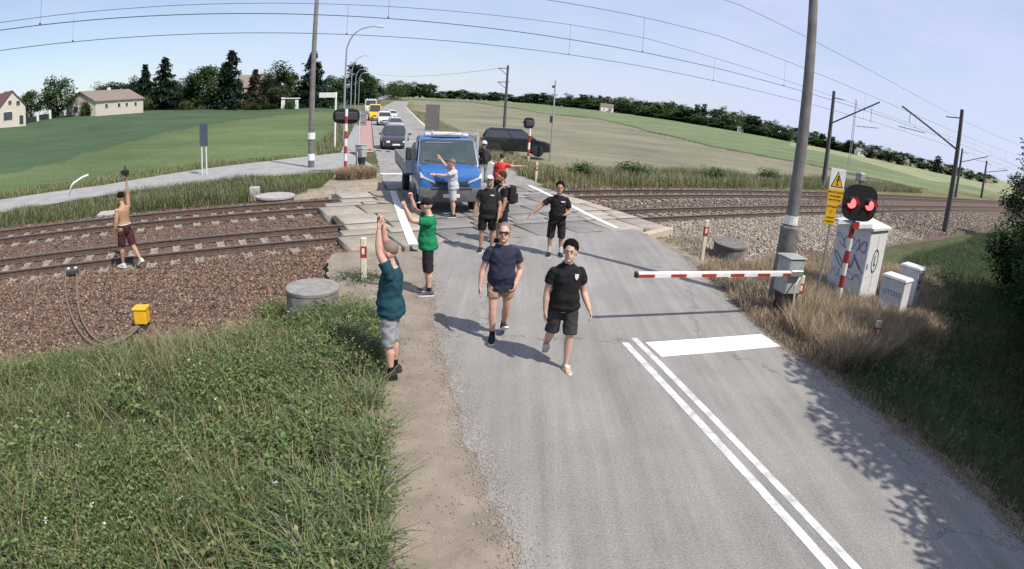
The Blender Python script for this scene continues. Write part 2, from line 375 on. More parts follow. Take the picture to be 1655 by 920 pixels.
def nzn(sc, det, ro=.6, vec=None, stretch=None):
    n1 = N.new('ShaderNodeTexNoise'); n1.inputs['Scale'].default_value = sc; n1.inputs['Detail'].default_value = det; n1.inputs['Roughness'].default_value = ro
    v_ = tcg.outputs['Object']
    if stretch:
        mp_ = N.new('ShaderNodeMapping'); mp_.inputs['Rotation'].default_value = (0, 0, R(-16)); mp_.inputs['Scale'].default_value = stretch; L.new(v_, mp_.inputs[0]); v_ = mp_.outputs[0]
    L.new(v_, n1.inputs['Vector']); return n1
def mapr(s_in, a, b, c, d_):
    m_ = N.new('ShaderNodeMapRange'); m_.inputs['From Min'].default_value = a; m_.inputs['From Max'].default_value = b; m_.inputs['To Min'].default_value = c; m_.inputs['To Max'].default_value = d_; L.new(s_in, m_.inputs['Value']); return m_.outputs[0]
def mul(a, b):
    m_ = N.new('ShaderNodeMath'); m_.operation = 'MULTIPLY'; L.new(a, m_.inputs[0]); L.new(b, m_.inputs[1]); return m_.outputs[0]
g1 = mapr(nzn(40, 7, .9).outputs['Fac'], .3, .7, .36, 1.66)           # aggregate speckle
g2 = mapr(nzn(.7, 6, .65, stretch=(2.2, .5, 1)).outputs['Fac'], .3, .7, .87, 1.15)   # wheel-worn streaks along the road
g3 = mapr(nzn(.45, 7, .7).outputs['Fac'], .33, .66, .86, 1.1)
vo = N.new('ShaderNodeTexVoronoi'); vo.feature = 'DISTANCE_TO_EDGE'; vo.inputs['Scale'].default_value = .2
nd = nzn(2.2, 6, .7); va = N.new('ShaderNodeVectorMath'); va.operation = 'ADD'; L.new(tcg.outputs['Object'], va.inputs[0]); L.new(nd.outputs['Color'], va.inputs[1]); L.new(va.outputs[0], vo.inputs['Vector'])
g4 = mapr(vo.outputs['Distance'], .0, .007, .60, 1.0)
g5 = mapr(nzn(1.0, 4, .6, stretch=(5.5, .10, 1)).outputs['Fac'], .32, .68, .88, 1.09)   # tyre-polished tracks
gm = mul(mul(mul(g1, g2), mul(g3, g4)), g5)
vs_ = N.new('ShaderNodeVectorMath'); vs_.operation = 'SCALE'; vs_.inputs[0].default_value = (.272, .259, .243); L.new(gm, vs_.inputs['Scale']); L.new(vs_.outputs[0], B.inputs['Base Color'])
bp = N.new('ShaderNodeBump'); bp.inputs['Strength'].default_value = .5; bp.inputs['Distance'].default_value = .01; L.new(g1, bp.inputs['Height']); L.new(bp.outputs[0], B.inputs['Normal'])
jag = lambda l, ph: .035 * math.sin(l * 1.9 + ph) + .03 * math.sin(l * 5.3 + 2 * ph) + .025 * math.sin(l * 13 + ph) + .012 * math.sin(l * 31 + ph)
eL = lambda l: float(redge(l, ROAD_L)); eR = lambda l: float(redge(l, ROAD_R))
near = lambda l: (1 if l < 40 else 0)
lsr = list(np.arange(20, 46, .35)) + list(np.geomspace(46, 320, 60))
strip('road', list(np.arange(-12, 16.6, .08)), lambda l: eL(l) + jag(l, 1), lambda l: eR(l) + jag(l, 4), 0.0, AS, 8, smax=12.77)
strip('road', lsr, lambda l: eL(l) + jag(l, 1) * near(l), lambda l: eR(l) + jag(l, 4) * near(l), 0.0, AS, 8, smin=21.26)
DIRT = mat('dirt_shoulder', (.285, .238, .188), (.195, .16, .125), 2.2, .95, .5, 45, detail=9)
strip('dirt_shoulder', list(np.arange(-12, 13.2, .1)), lambda l: -.25 + .12 * math.sin(l * .9) + jag(l, 7) - .25 * (l > 6) * min(1, (l - 6) / 3), lambda l: eL(l) + .15, -.004, DIRT, 4)
strip('gravel_shoulder', list(np.arange(-12, 14.5, .1)), lambda l: eR(l) - .2, lambda l: eR(l) + .38 + jag(l, 3) * 1.6, -.012, DIRT, 3)
SIDE = mat('old_concrete_road', (.33, .325, .315), (.25, .245, .235), 1.2, .9, .3, 40, detail=8)
su = [ts(-26, 24.8), ts(-9.99, 28.63), ts(-4.63, 29.44), ts(.11, 32.4), ts(7.09, 35.93), ts(10.3, 38.2)]
sl = [ts(-26, 20.9), ts(-8.5, 24.3), ts(-3.5, 26.0), ts(1.2, 27.2), ts(6.17, 27.55), ts(9.3, 28.0)]
V = []; kk = 8
for u_ in np.linspace(0, len(su) - 1, 41):
    i = min(int(u_), len(su) - 2); f_ = u_ - i
    p = su[i] * (1 - f_) + su[i + 1] * f_; q = sl[i] * (1 - f_) + sl[i + 1] * f_
    for j in range(kk + 1):
        g = q + (p - q) * j / kk; V.append((g[0], g[1], max(hzf(*g) + .03, -.006) if math.hypot(*g) > 36 else -.006 - .1 * (1 - u_ / 5)))
F = np.array([(i * 9 + j, i * 9 + j + 1, i * 9 + 10 + j, i * 9 + 9 + j) for i in range(40) for j in range(8)])
tag(link('side_road', np_mesh('side_road', np.array(V), [F], SIDE)), kind='structure')
REDP = mat('red_path_paving', (.42, .25, .225), (.35, .21, .19), 3, .9, .2, 30)
strip('cycle_path', list(np.linspace(39, 200, 60)), lambda l: eL(l) - 1.25, lambda l: eL(l) - .1, .012, REDP, 2)
strip('sidewalk', list(np.linspace(39, 200, 60)), lambda l: eL(l) - 2.3, lambda l: eL(l) - 1.27, .014, SIDE, 2)
# painted markings
M['worn_line'] = mat('worn_road_paint', (.66, .66, .65), (.38, .38, .375), 5, .8, .2, 120, lo=.34, hi=.58, detail=12)
def mark(name, pts, wd, z=.004, curve=ln, m='line'):
    """a painted line of width wd along points"""
    P = [np.array(p) for p in pts]; Q = []
    for a, b in zip(P[:-1], P[1:]):
        n = max(1, int(np.linalg.norm(b - a) / .5)); Q += [a + (b - a) * i / n for i in range(n)]
    Q.append(P[-1]); V = []
    for i, p in enumerate(Q):
        d_ = Q[min(i + 1, len(Q) - 1)] - Q[max(i - 1, 0)]; d_ = d_ / np.linalg.norm(d_); o = np.array([-d_[1], d_[0]]) * wd / 2
        for q in (p + o, p - o):
            zz = z if math.hypot(*q) < 36 else max(hzf(*q) + .045, 0) + z
            V.append((q[0], q[1], zz))
    F = np.array([(2 * i, 2 * i + 1, 2 * i + 3, 2 * i + 2) for i in range(len(Q) - 1)])
    return tag(link(name, np_mesh(name, np.array(V), [F], M[m])), kind='structure')
c1 = lambda l: np.interp(l, [-12, 2.3, 7.4], [3.0, 3.74, 4.02])
mark('centre_line_marking', [ln(l, c1(l)) for l in np.linspace(-10, 7.45, 20)], .115, m='worn_line')
mark('centre_line_marking', [ln(l, c1(l) + .235) for l in np.linspace(-10, 7.6, 20)], .105, m='worn_line')
a, b = G(1056, 565), G(1246, 550)
mark('stop_line_marking', [a, b], .56)
mark('edge_line_marking', [G(668, 396), G(650, 352), G(635, 309)], .24, .012)
mark('edge_line_marking', [G(855, 300), G(905, 324), G(960, 352), G(997, 369)], .2, .012)
mark('stop_line_marking', [G(614, 281), G(650, 281)], .42)
mark('edge_line_marking', [ln(l, eR(l) - .25) for l in np.linspace(30, 200, 40)], .14)
# ---------------------------------------------------------------- railway
BM = mat('ballast_bed', (.165, .105, .075), (.06, .038, .028), 26, .95, .9, 45, detail=6, lo=.3, hi=.7)
sp = [(8.0, -.42), (9.0, -.36), (10.5, -.30), (12.2, -.22), (13.0, -.185), (14, -.18), (15.0, -.185), (17.4, -.20), (19.2, -.185), (20.6, -.185), (21.4, -.22), (22.4, -.42), (23.2, -.52)]
def balz(t, s): return np.interp(s, [a for a, b in sp], [b for a, b in sp]) + .012 * np.sin(t * 9 + s * 5) * np.sin(s * 11 - t * 3)
tt = np.concatenate([np.arange(-40, 40, .4), np.geomspace(40, 420, 60)]); ss = np.concatenate([np.linspace(7.6, 23.2, 60)])
T2, S2 = np.meshgrid(tt, ss, indexing='ij'); XY = T2[..., None] * TV + S2[..., None] * SV
edge_n = 1.0 * np.sin(T2 * 1.3) * .35 + .25 * np.sin(T2 * 3.1)
Z2 = balz(T2, S2) - .5 * (S2 < 9.0 + edge_n) * (T2 < 8)
inroad = (T2 > 3.6 + (S2 - 13) * .12) & (T2 < 13.6) ; Z2 = np.where((T2 > 4.2) & (T2 < 13.2), -.55, Z2)
n_a, n_b = T2.shape
F = np.array([(i * n_b + j, (i + 1) * n_b + j, (i + 1) * n_b + j + 1, i * n_b + j + 1) for i in range(n_a - 1) for j in range(n_b - 1)])
tag(link('ballast_bed', np_mesh('ballast_bed', np.stack([XY[..., 0].ravel(), XY[..., 1].ravel(), Z2.ravel()], 1), [F], BM, None, True)), kind='structure')
# stones
def stones(name, n, trange, srange, size, cols, dens=None):
    t = NR.uniform(*trange, n); s = NR.uniform(*srange, n)
    if dens is not None:
        k = NR.random(n) < dens(t, s); t, s = t[k], s[k]; n = len(t)
    z = balz(t, s) + NR.uniform(-.012, .018, n)
    r_ = size * NR.uniform(.55, 1.25, n) * NR.uniform(.7, 1.2, n)
    base = np.array([(1, 0, 0), (-1, 0, 0), (0, 1, 0), (0, -1, 0), (0, 0, 1), (0, 0, -1)], float)
    a = NR.uniform(0, 6.283, n); b = NR.uniform(-.8, .8, n)
    V = base[None] * NR.uniform(.6, 1.25, (n, 6, 1)) + NR.uniform(-.3, .3, (n, 6, 3))
    V[:, :, 2] *= .75
    ca, sa, cb, sb = np.cos(a)[:, None], np.sin(a)[:, None], np.cos(b)[:, None], np.sin(b)[:, None]
    x1 = V[:, :, 0] * cb - V[:, :, 2] * sb; z1 = V[:, :, 0] * sb + V[:, :, 2] * cb
    V = np.stack([x1 * ca - V[:, :, 1] * sa, x1 * sa + V[:, :, 1] * ca, z1], -1) * r_[:, None, None]
    xy = t[:, None] * TV + s[:, None] * SV
    V += np.stack([xy[:, 0], xy[:, 1], z], 1)[:, None, :]
    f = np.array([(0, 2, 4), (2, 1, 4), (1, 3, 4), (3, 0, 4), (2, 0, 5), (1, 2, 5), (3, 1, 5), (0, 3, 5)])
    F = (np.arange(n)[:, None, None] * 6 + f[None]).reshape(-1, 3)
    c = np.array(cols)[NR.integers(0, len(cols), n)] * NR.uniform(.6, 1.25, (n, 1))
    o = link(name, np_mesh(name, V.reshape(-1, 3), [F], STONE, np.repeat(c, 6, 0))); return tag(o, kind='stuff')
STONE = bpy.data.materials.new('stone'); nt, N, L, B = nodes(STONE); B.inputs['Roughness'].default_value = .9
at = N.new('ShaderNodeAttribute'); at.attribute_name = 'Col'; L.new(at.outputs['Color'], B.inputs['Base Color'])
rr = np.array(RAILS)
def dn(t, s):
    dr = np.min(np.abs(s[:, None] - rr[None]), 1); k = np.where(dr < .16, .12, 1.0)
    on = np.abs(((t + .3) % .6) - .3) < .125
    trk = (np.abs(s - (rr[0] + rr[1]) / 2) < 1.25) | (np.abs(s - (rr[2] + rr[3]) / 2) < 1.25)
    k = np.where(on & trk & (dr < .42), .32, k); k = np.where(on & trk & (dr >= .42), .6, k)
    gone = sm(s + .45 * np.sin(t * 1.3) + .3 * np.sin(t * 3.1), 8.9, 10.2)
    return k * np.clip(gone, .05, 1)
brown = [(.225, .128, .082), (.18, .104, .068), (.125, .072, .048), (.30, .225, .165), (.085, .058, .044), (.20, .15, .112), (.06, .044, .035)]
grey = [(.37, .325, .265), (.27, .23, .185), (.43, .385, .315), (.19, .155, .125), (.31, .26, .205)]
dark = [(.11, .08, .062), (.16, .12, .095), (.075, .055, .045), (.21, .165, .135)]
stones('ballast_stones', 84000, (-9, 5.2), (8.3, 14.4), .034, brown, dn)
stones('ballast_stones', 30000, (-28, 5.0), (13.8, 21.6), .047, dark + brown[:2], dn)
stones('ballast_stones', 12000, (-26, -9), (9, 14.4), .055, brown, dn)
stones('ballast_stones', 34000, (12.4, 30), (9.2, 14.4), .048, grey, dn)
stones('ballast_stones', 16000, (30, 60), (9.4, 14.4), .07, dark + grey[:2], dn)
stones('ballast_stones', 26000, (13.4, 45), (13.8, 21.8), .055, dark + grey[:2], dn)
# rails
def rail_mesh(s, t0, t1):
    prof = [(-.07, -.17), (.07, -.17), (.07, -.155), (.012, -.14), (.012, -.045), (.035, -.035), (.035, -.004), (.028, 0), (-.028, 0), (-.035, -.004), (-.035, -.035), (-.012, -.045), (-.012, -.14), (-.07, -.155)]
    ts_ = list(np.linspace(t0, t1, 40)); mb = MB()
    rings = [[(*(TV * t + SV * (s + a)), b) for a, b in prof] for t in ts_]; mb.loft(rings)
    nf = len(mb.f); k = len(prof)
    for i in range(nf - 2):
        if i % k == 7: mb.m[i] = 1
    return mb
for s, lb in zip(RAILS, ['rusty rail farthest from the viewer, beside the field verge', 'inner rail of the farther track, second from the field', 'inner rail of the nearer track, next to the space between tracks', 'rail nearest the viewer, running past the cable joint box']):
    tag(rail_mesh(s, -60, 420).build('rail', [M['rail'], M['railtop']]), lb, 'rail', 'rails of the two tracks')
# sleepers: prestressed concrete, with rail clips
def sleeper_mesh():
    mb = MB(); rings = []
    for u_, w_, h in [(-1.25, .13, .0), (-1.2, .14, .0), (-.95, .14, .015), (-.4, .12, -.02), (.4, .12, -.02), (.95, .14, .015), (1.2, .14, 0), (1.25, .13, 0)]:
        rings.append([(-w_, u_, -.38), (w_, u_, -.38), (w_ * .82, u_, -.165 + h * .3), (-w_ * .82, u_, -.165 + h * .3)])
    mb.loft(rings); return mb
sl0 = sleeper_mesh(); sm_me = None
clip = MB(); clip.cbox((0, 0, 0), (.12, .07, .045), .01)
proto = None
def sleepers(t0, t1, s, label, grp):
    global proto
    t = math.ceil(t0 / .6) * .6
    while t < t1:
        p = ts(t, s)
        if proto is None:
            proto = thing('sleeper', label, 'sleeper', (p[0], p[1], 0), AZ, grp)
            sl0.build('sleeper_beam', mat('sleeper_concrete', (.33, .29, .25), (.20, .17, .145), 7, .9, .3, 60), proto); c0 = clip.build('rail_clip', M['dark'], proto, (0, -.84, -.145))
            for u_ in (-.62, .62, .84):
                c_ = c0.copy(); COL.objects.link(c_); c_.location = (0, u_, -.145)
            o = proto
        else: o = copy_tree(proto)
        o.location = (p[0], p[1], 0); o['label'] = label; o['group'] = grp
        t += .6
mid1, mid2 = (RAILS[2] + RAILS[3]) / 2, (RAILS[0] + RAILS[1]) / 2
sleepers(-15, 3.4, mid1, 'grey concrete sleeper under the nearer track, left of the road', 'sleepers of the nearer track left of the road')
sleepers(-20, 4.0, mid2, 'grey concrete sleeper under the farther track, left of the road', 'sleepers of the farther track left of the road')
sleepers(14.5, 34, mid1, 'grey concrete sleeper under the nearer track, right of the road', 'sleepers of the nearer track right of the road')
sleepers(15, 32, mid2, 'grey concrete sleeper under the farther track, right of the road', 'sleepers of the farther track right of the road')
# crossing deck of concrete slabs
SLAB = bpy.data.materials.new('crossing_slab'); nt, N, L, B = nodes(SLAB); B.inputs['Roughness'].default_value = .88
at = N.new('ShaderNodeAttribute'); at.attribute_name = 'Col'; tcg = N.new('ShaderNodeTexCoord')
gm = mul(mapr(nzn(40, 6, .8).outputs['Fac'], .3, .7, .8, 1.2), mapr(nzn(2.4, 7, .7).outputs['Fac'], .3, .7, .74, 1.16))
vs_ = N.new('ShaderNodeVectorMath'); vs_.operation = 'SCALE'; L.new(at.outputs['Color'], vs_.inputs[0]); L.new(gm, vs_.inputs['Scale']); L.new(vs_.outputs[0], B.inputs['Base Color'])
r1, r2, r3, r4 = RAILS
rows = [(12.78, r4 - .06), (r4 + .075, (r3 + r4) / 2 - .012), ((r3 + r4) / 2 + .012, r3 - .075), (r3 + .06, (r2 + r3) / 2 - .012), ((r2 + r3) / 2 + .012, r2 - .06),
        (r2 + .075, (r1 + r2) / 2 - .012), ((r1 + r2) / 2 + .012, r1 - .075), (r1 + .06, 21.25)]
lefts = [3.52, 3.75, 4.05, 4.15, 3.95, 4.3, 5.0, 5.2]
V, F, C = [], [], []
for (sa, sb), tl in zip(rows, lefts):
    t = tl; tr = 13.9 + .05 * (sa - 13)
    while t < tr:
        t1 = min(t + 1.32, tr); smid = (sa + sb) / 2; g = ts((t + t1) / 2, smid); nn_ = g @ NV
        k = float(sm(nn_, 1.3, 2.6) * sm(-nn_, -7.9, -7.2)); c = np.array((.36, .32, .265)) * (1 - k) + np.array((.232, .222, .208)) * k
        c = c * rnd.uniform(.84, 1.12) * (np.array((1, .96, .92)) if rnd.random() < .3 else 1)
        o = len(V); zt = -.004 + rnd.uniform(-.004, .002); e = .048
        for z, q in ((-.45, 0), (zt - .012, 0), (zt, .014)):
            for a, b in ((t + e + q, sa + q), (t1 - e - q, sa + q), (t1 - e - q, sb - q), (t + e + q, sb - q)):
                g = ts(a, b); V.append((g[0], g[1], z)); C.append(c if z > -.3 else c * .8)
        for lv in (0, 4):
            F += [(o + lv + i, o + lv + (i + 1) % 4, o + lv + 4 + (i + 1) % 4, o + lv + 4 + i) for i in range(4)]
        F.append((o + 8, o + 9, o + 10, o + 11)); t = t1
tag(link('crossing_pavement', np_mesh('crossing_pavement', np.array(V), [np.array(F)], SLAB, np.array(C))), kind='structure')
# dark bed below the slab joints
bedm = mat('joint_dirt', (.07, .06, .05), (.04, .035, .03), 8, .95)
mb = MB(); q = [ts(3.7, 12.8), ts(13.85, 12.8), ts(14.3, 21.2), ts(5.1, 21.2), ts(4.1, 17.)]
mb.prism([(*a, -.46) for a in q], (0, 0, .415)); tag(mb.build('crossing_bed', bedm), kind='structure')
# concrete kerb at the right end of the deck
mb = MB(); a, b = ts(12.1, 12.1), ts(13.75, 12.62); cm = (a + b) / 2
mb.cbox((0, 0, 0), (np.linalg.norm(b - a), .25, .4), .02, math.atan2(b[1] - a[1], b[0] - a[0]))
tag(mb.build('concrete_edge_block', mat('beige_concrete', (.48, .42, .33), (.38, .33, .26), 6, .9), loc=(cm[0], cm[1], -.17)), 'beige concrete edging block at the right end of the crossing slabs', 'edging block')

# gravel and grit along the crumbling left edge of the asphalt
def grit(name, n, edge, lo, hi, size, cols, l0=-4, l1=12.6):
    l = NR.uniform(l0, l1, n); o = NR.normal((lo + hi) / 2, (hi - lo) / 3.2, n); nn_ = np.array([edge(q) for q in l]) + o
    xy = l[:, None] * LV + nn_[:, None] * NV; r_ = size * NR.uniform(.4, 1.4, n)
    base = np.array([(1, 0, 0), (-.5, .85, 0), (-.5, -.85, 0), (0, 0, .8), (0, 0, -.8)], float)
    V = base[None] * NR.uniform(.6, 1.3, (n, 5, 1)) * r_[:, None, None] + np.stack([xy[:, 0], xy[:, 1], np.full(n, .002)], 1)[:, None, :]
    f = np.array([(0, 1, 3), (1, 2, 3), (2, 0, 3), (1, 0, 4), (2, 1, 4), (0, 2, 4)]); F = (np.arange(n)[:, None, None] * 5 + f[None]).reshape(-1, 3)
    c = np.array(cols)[NR.integers(0, len(cols), n)] * NR.uniform(.7, 1.2, (n, 1))
    tag(link(name, np_mesh(name, V.reshape(-1, 3), [F], STONE, np.repeat(c, 5, 0))), kind='stuff')
sandy = [(.34, .29, .24), (.26, .22, .18), (.42, .39, .35), (.20, .17, .14), (.30, .29, .28)]
grit('edge_gravel', 10000, eL, -.14, .22, .010, sandy)
grit('edge_gravel', 2500, eL, -1.3, .1, .011, sandy)
grit('edge_gravel', 9000, eR, -.16, .40, .012, sandy)
# ---------------------------------------------------------------- poles, masts and wires
def pole(name, label, cat, base, top, r0, r1, m, group=None, band=None, extra=None):
    """vertical pole standing at pixel `base`, reaching pixel `top`; returns (thing, height)"""
    b = GT(*base) if len(base) == 2 else np.array(base); h = ZA(*top, b) - b[2]
    o = thing(name, label, cat, b, 0, group); mb = MB()
    mb.lathe([(r0, -.4), (r0, 0), (r0 * .97 + r1 * .03, .05), (r1, h - .03), (r1 * .8, h)], seg=14); mb.build('shaft', m, o, smooth=40); return o, h, b
pA, hA, bA = pole('utility_pole', 'grey concrete pole beside the side road, left of the striped signal post', 'pole', (503, 277), (518, -30), .17, .10, M['pole'])
for z, r_ in ((1.85, .20), (.75, .19)):
    mb = MB(); mb.lathe([(r_ - .05, z - .17), (r_, z - .17), (r_, z + .17), (r_ - .05, z + .17)], seg=14); mb.build('reflective_band', M['white'], pA)
pB, hB, bB = pole('utility_pole', 'tall grey concrete pole behind the barrier machine, with a white band', 'pole', (1254, 494), (1315, -60), .15, .085, M['pole'])
mb = MB(); zB = ZA(1277, 355, bB) - bB[2]; mb.lathe([(.10, zB - .09), (.142, zB - .09), (.141, zB + .09), (.10, zB + .09)], seg=14); mb.build('reflective_band', M['white'], pB)
mb = MB(); mb.lathe([(.11, -.3), (.215, -.3), (.20, zB - .16), (.16, zB - .12), (.11, zB - .12)], seg=14); mb.build('base_sleeve', M['concrete_dark'], pB, smooth=30)
def cantilever(o, h, z0, tip, drop, s_dir, hang=True):
    """slanted bracket with a registration arm"""
    mb = MB(); mb.tube([(0, 0, z0), tip], .06, 6); mb.build('bracket', M['mast'], o)
    mb = MB(); d_ = Vector(tip); q = d_ * .72; mb.tube([(0, 0, h * .93), (d_.x * .25, d_.y * .25, h * .92)], .035, 6); mb.build('strut', M['mast'], o)
    if hang:
        mb = MB(); e = Vector((d_.x * .85, d_.y * .85, z0 + (d_.z - z0) * .85))
        mb.tube([e, (e.x, e.y, 5.75 - .15 + o.location.z * -1)], .018, 5)
        mb.tube([(e.x - d_.x * .28, e.y - d_.y * .28, 5.5), (e.x + d_.x * .18, e.y + d_.y * .18, 5.62)], .025, 6); mb.build('registration_arm', M['mast'], o)
def mast(base, top, arm0, armtip, label, r_=.16):
    b = GT(*base) if len(base) == 2 else np.array(base); h = ZA(*top, b) - b[2]
    o = thing('catenary_mast', label, 'mast', b, 0, 'catenary masts along the railway'); mb = MB()
    mb.box((0, 0, h / 2 - .2), (r_ * 2, r_ * 1.7, h + .4), AZ, top=(.62, .62)); mb.build('shaft', M['mast'], o)
    z0 = ZA(*arm0, b) - b[2]
    sgn = 1 if armtip[2] > 0 else -1
    L_ = armtip[2]; tipw = b[:2] + SV * L_; zt = ZA(*armtip[:2], (*tipw, 0)) - b[2]
    v = SV * L_; cantilever(o, h, z0, (v[0], v[1], zt), 0, sgn); return o
bC = np.array([*ts(39.6, 23.2), -.3]); 
pC = G(1328.6, 316); 
vC = ray(1328.6, 310); kC = 23.2 / (vC[:2] @ SV); bC = np.array([vC[0] * kC, vC[1] * kC, -.35])
mast(bC, (1346.8, 147), (1345, 200), (1409, 163, -4.2), 'dark catenary mast behind the far track, arm rising to the right', .17)
vD = ray(1527, 372); bD = np.array([*G(1526, 375, -.3), -.35])
mast(bD, (1554, 177), (1543, 242), (1491, 178, 4.0), 'dark catenary mast on the near side of the tracks, arm rising to the left', .17)
vF = ray(1545, 320); kF = 23.2 / (vF[:2] @ SV) 
bF = np.array([*ts(vF[:2] @ TV * 23.2 / (vF[:2] @ SV) * 1, 23.2), -.3])
def on_line(px, py, s):
    v = ray(px, py); k = s / (v[:2] @ SV); return np.array([v[0] * k, v[1] * k, -.3])
mast(on_line(1544, 318, 22.9), (1555.5, 240), (1556, 263), (1584, 250, -4), 'distant catenary mast just right of the big right-hand mast', .2)
mast(on_line(1586, 318, 23.4), (1591, 259), (1590, 278), (1606, 270, -4), 'farthest small catenary mast near the right edge of the view', .22)
# lattice mast in the field
bE = GT(1371, 272); hE = ZA(1383, 161, bE) - bE[2]; oE = thing('lattice_mast', 'thin lattice mast in the field behind the yellow warning sign', 'mast', bE)
mb = MB()
for q in (-.22, .22): mb.tube([(q, 0, -.3), (q * .55, 0, hE)], .05, 5)
z = .2; sg = 1
while z < hE - .7: mb.tube([(-.2 * sg * (1 - .4 * z / hE), 0, z), (.2 * sg * (1 - .4 * z / hE), 0, z + .7)], .03, 4); z += .7; sg = -sg
mb.build('lattice', M['steel'], oE)
mb = MB(); mb.tube([(-.3, 0, hE - .2), (2.4, .4, hE - .35)], .05, 5); mb.build('crossarm', M['steel'], oE)
mb = MB(); mb.tube([(0, 0, hE - 4.2), (4.5, .8, hE - 4.6)], .05, 5); mb.build('crossarm', M['steel'], oE)
# wires of the overhead line
def wire(name, label, cat, pts, r_=.012, group=None):
    mb = MB(); mb.tube(pts, r_, 5); o = mb.build(name, M['wire']); return tag(o, label, cat, group)
m1, m2 = mid1, mid2
def span(s, z, sag, t0=-90, t1=400, off=17.0, sp=62.0):
    P = []
    for t in np.arange(t0, t1, 4.0):
        q = ((t - off) / sp) % 1.0; P.append((*ts(t, s), z - sag * 4 * q * (1 - q)))
    return P
for s, who in ((m1, 'nearer'), (m2, 'farther')):
    wire('contact_wire', 'lower overhead wire along the %s track' % who, 'overhead wire', span(s, 5.72, .06), .012, 'overhead wires of the railway')
    o = wire('messenger_wire', 'upper overhead wire along the %s track with its droppers' % who, 'overhead wire', span(s, 7.05, .55), .010, 'overhead wires of the railway')
    for t in np.arange(-58, 180, 9.0):
        q = ((t - 17.0) / 62.0) % 1.0; za, zb = 7.05 - .55 * 4 * q * (1 - q), 5.72 - .06 * 4 * q * (1 - q)
        mb = MB(); mb.tube([(*ts(t, s), za), (*ts(t, s), zb)], .005, 4); mb.box((*ts(t, s), zb + .02), (.04, .04, .06)); mb.build('dropper', M['wire'], o)
wire('feeder_wire', 'thin upper feeder wire high over the right side of the tracks', 'overhead wire', span(14.0, 8.3, .8), .010, 'overhead wires of the railway')
# power poles
def woodpole(base, top, label, arms, d=None):
    b = GT(*base) if d is None else np.array([*AT(*base, d)[:2], hzf(*AT(*base, d)[:2])]); h = ZA(*top, b) - b[2]
    o = thing('power_pole', label, 'pole', b); mb = MB(); mb.lathe([(.22, -.3), (.22, 0), (.14, h)], seg=10); mb.build('shaft', M['mast'], o)
    for z, a, c in arms:
        mb = MB(); mb.tube([(-a, 0, h - z), (c, 0, h - z + .1)], .06, 5); mb.tube([(-a * .9, 0, h - z), (0, 0, h - z - .9)], .04, 4); mb.build('crossarm', M['mast'], o)
    return o, h, b
oP, hP, bP = woodpole((814.5, 212), (812, 105), 'dark power pole in the field behind the black car', [(.5, 1.3, .2), (2.4, 1.3, .3)])
top = np.array([bP[0] - 1.2, bP[1], bP[2] + hP - .5]); q = AT(600, 118, 170)
P = [top * (1 - k) + q * k - np.array([0, 0, 1.2 * 4 * k * (1 - k)]) for k in np.linspace(0, 1, 16)]
wire('power_line', 'thin power line from the field pole towards the far trees', 'power line', P, .022)
o, h, b = pole('signal_mast', 'slim grey steel mast at the field verge with a small box', 'mast', (888.7, 262), (899.6, 130), .06, .05, M['steel'])
mb = MB(); z = ZA(893, 193, b) - b[2]; mb.cbox((-.13, -.02, z), (.16, .18, .5), .02); mb.build('box', M['dark'], o); mb = MB(); mb.cbox((-.12, 0, h - .45), (.2, .14, .16), .02); mb.build('camera_head', M['dark'], o)
# street lamps
def lamp(base, knee, tip, label, r_=.075, d=None):
    b = GT(*base); z1 = ZA(*knee, b) - b[2]; dd = math.hypot(b[0], b[1])
    tp = AT(*tip, dd * 1.0) - b
    o = thing('street_lamp', label, 'street lamp', b, 0, 'street lamps along the far road'); mb = MB()
    P = [(0, 0, -.3), (0, 0, z1 * .5), (0, 0, z1)]; q = np.array([tp[0], tp[1], tp[2]]); a = np.array((0, 0, z1)); c = np.array((0, 0, q[2])) + np.array((q[0] * .15, q[1] * .15, 0))
    for k in np.linspace(.1, 1, 10): P.append(tuple(a * (1 - k) ** 2 + 2 * c * k * (1 - k) + q * k * k))
    mb.tube(P, [r_] * 2 + [r_ * .75] * 5 + [r_ * .55] * 6, 8); mb.build('post', M['steel'], o, smooth=40)
    u = q / np.linalg.norm(q[:2]) if np.linalg.norm(q[:2]) > 0 else np.array((1, 0, 0)); rz = math.atan2(q[1], q[0])
    mb = MB(); mb.ell((0, 0, 0), (.42, .15, .09), 12, 6); mb.xf(Matrix.Translation((q[0] + .3 * math.cos(rz), q[1] + .3 * math.sin(rz), q[2])) @ Matrix.Rotation(rz, 4, 'Z'))
    mb.build('lamp_head', M['ltgrey'], o, smooth=60); return o
lamp((555, 232), (562, 80), (608, 43), 'tall street lamp above the striped signal post, head highest', .09)
lamp((566, 196), (570, 115), (592, 90), 'second street lamp along the far road, behind the tallest one', .09)
lamp((573, 188), (574, 125), (587, 112), 'third street lamp along the far road, arched arm', .10)
lamp((579, 180), (579, 130), (588, 118), 'farthest street lamp along the road, smallest in view', .11)
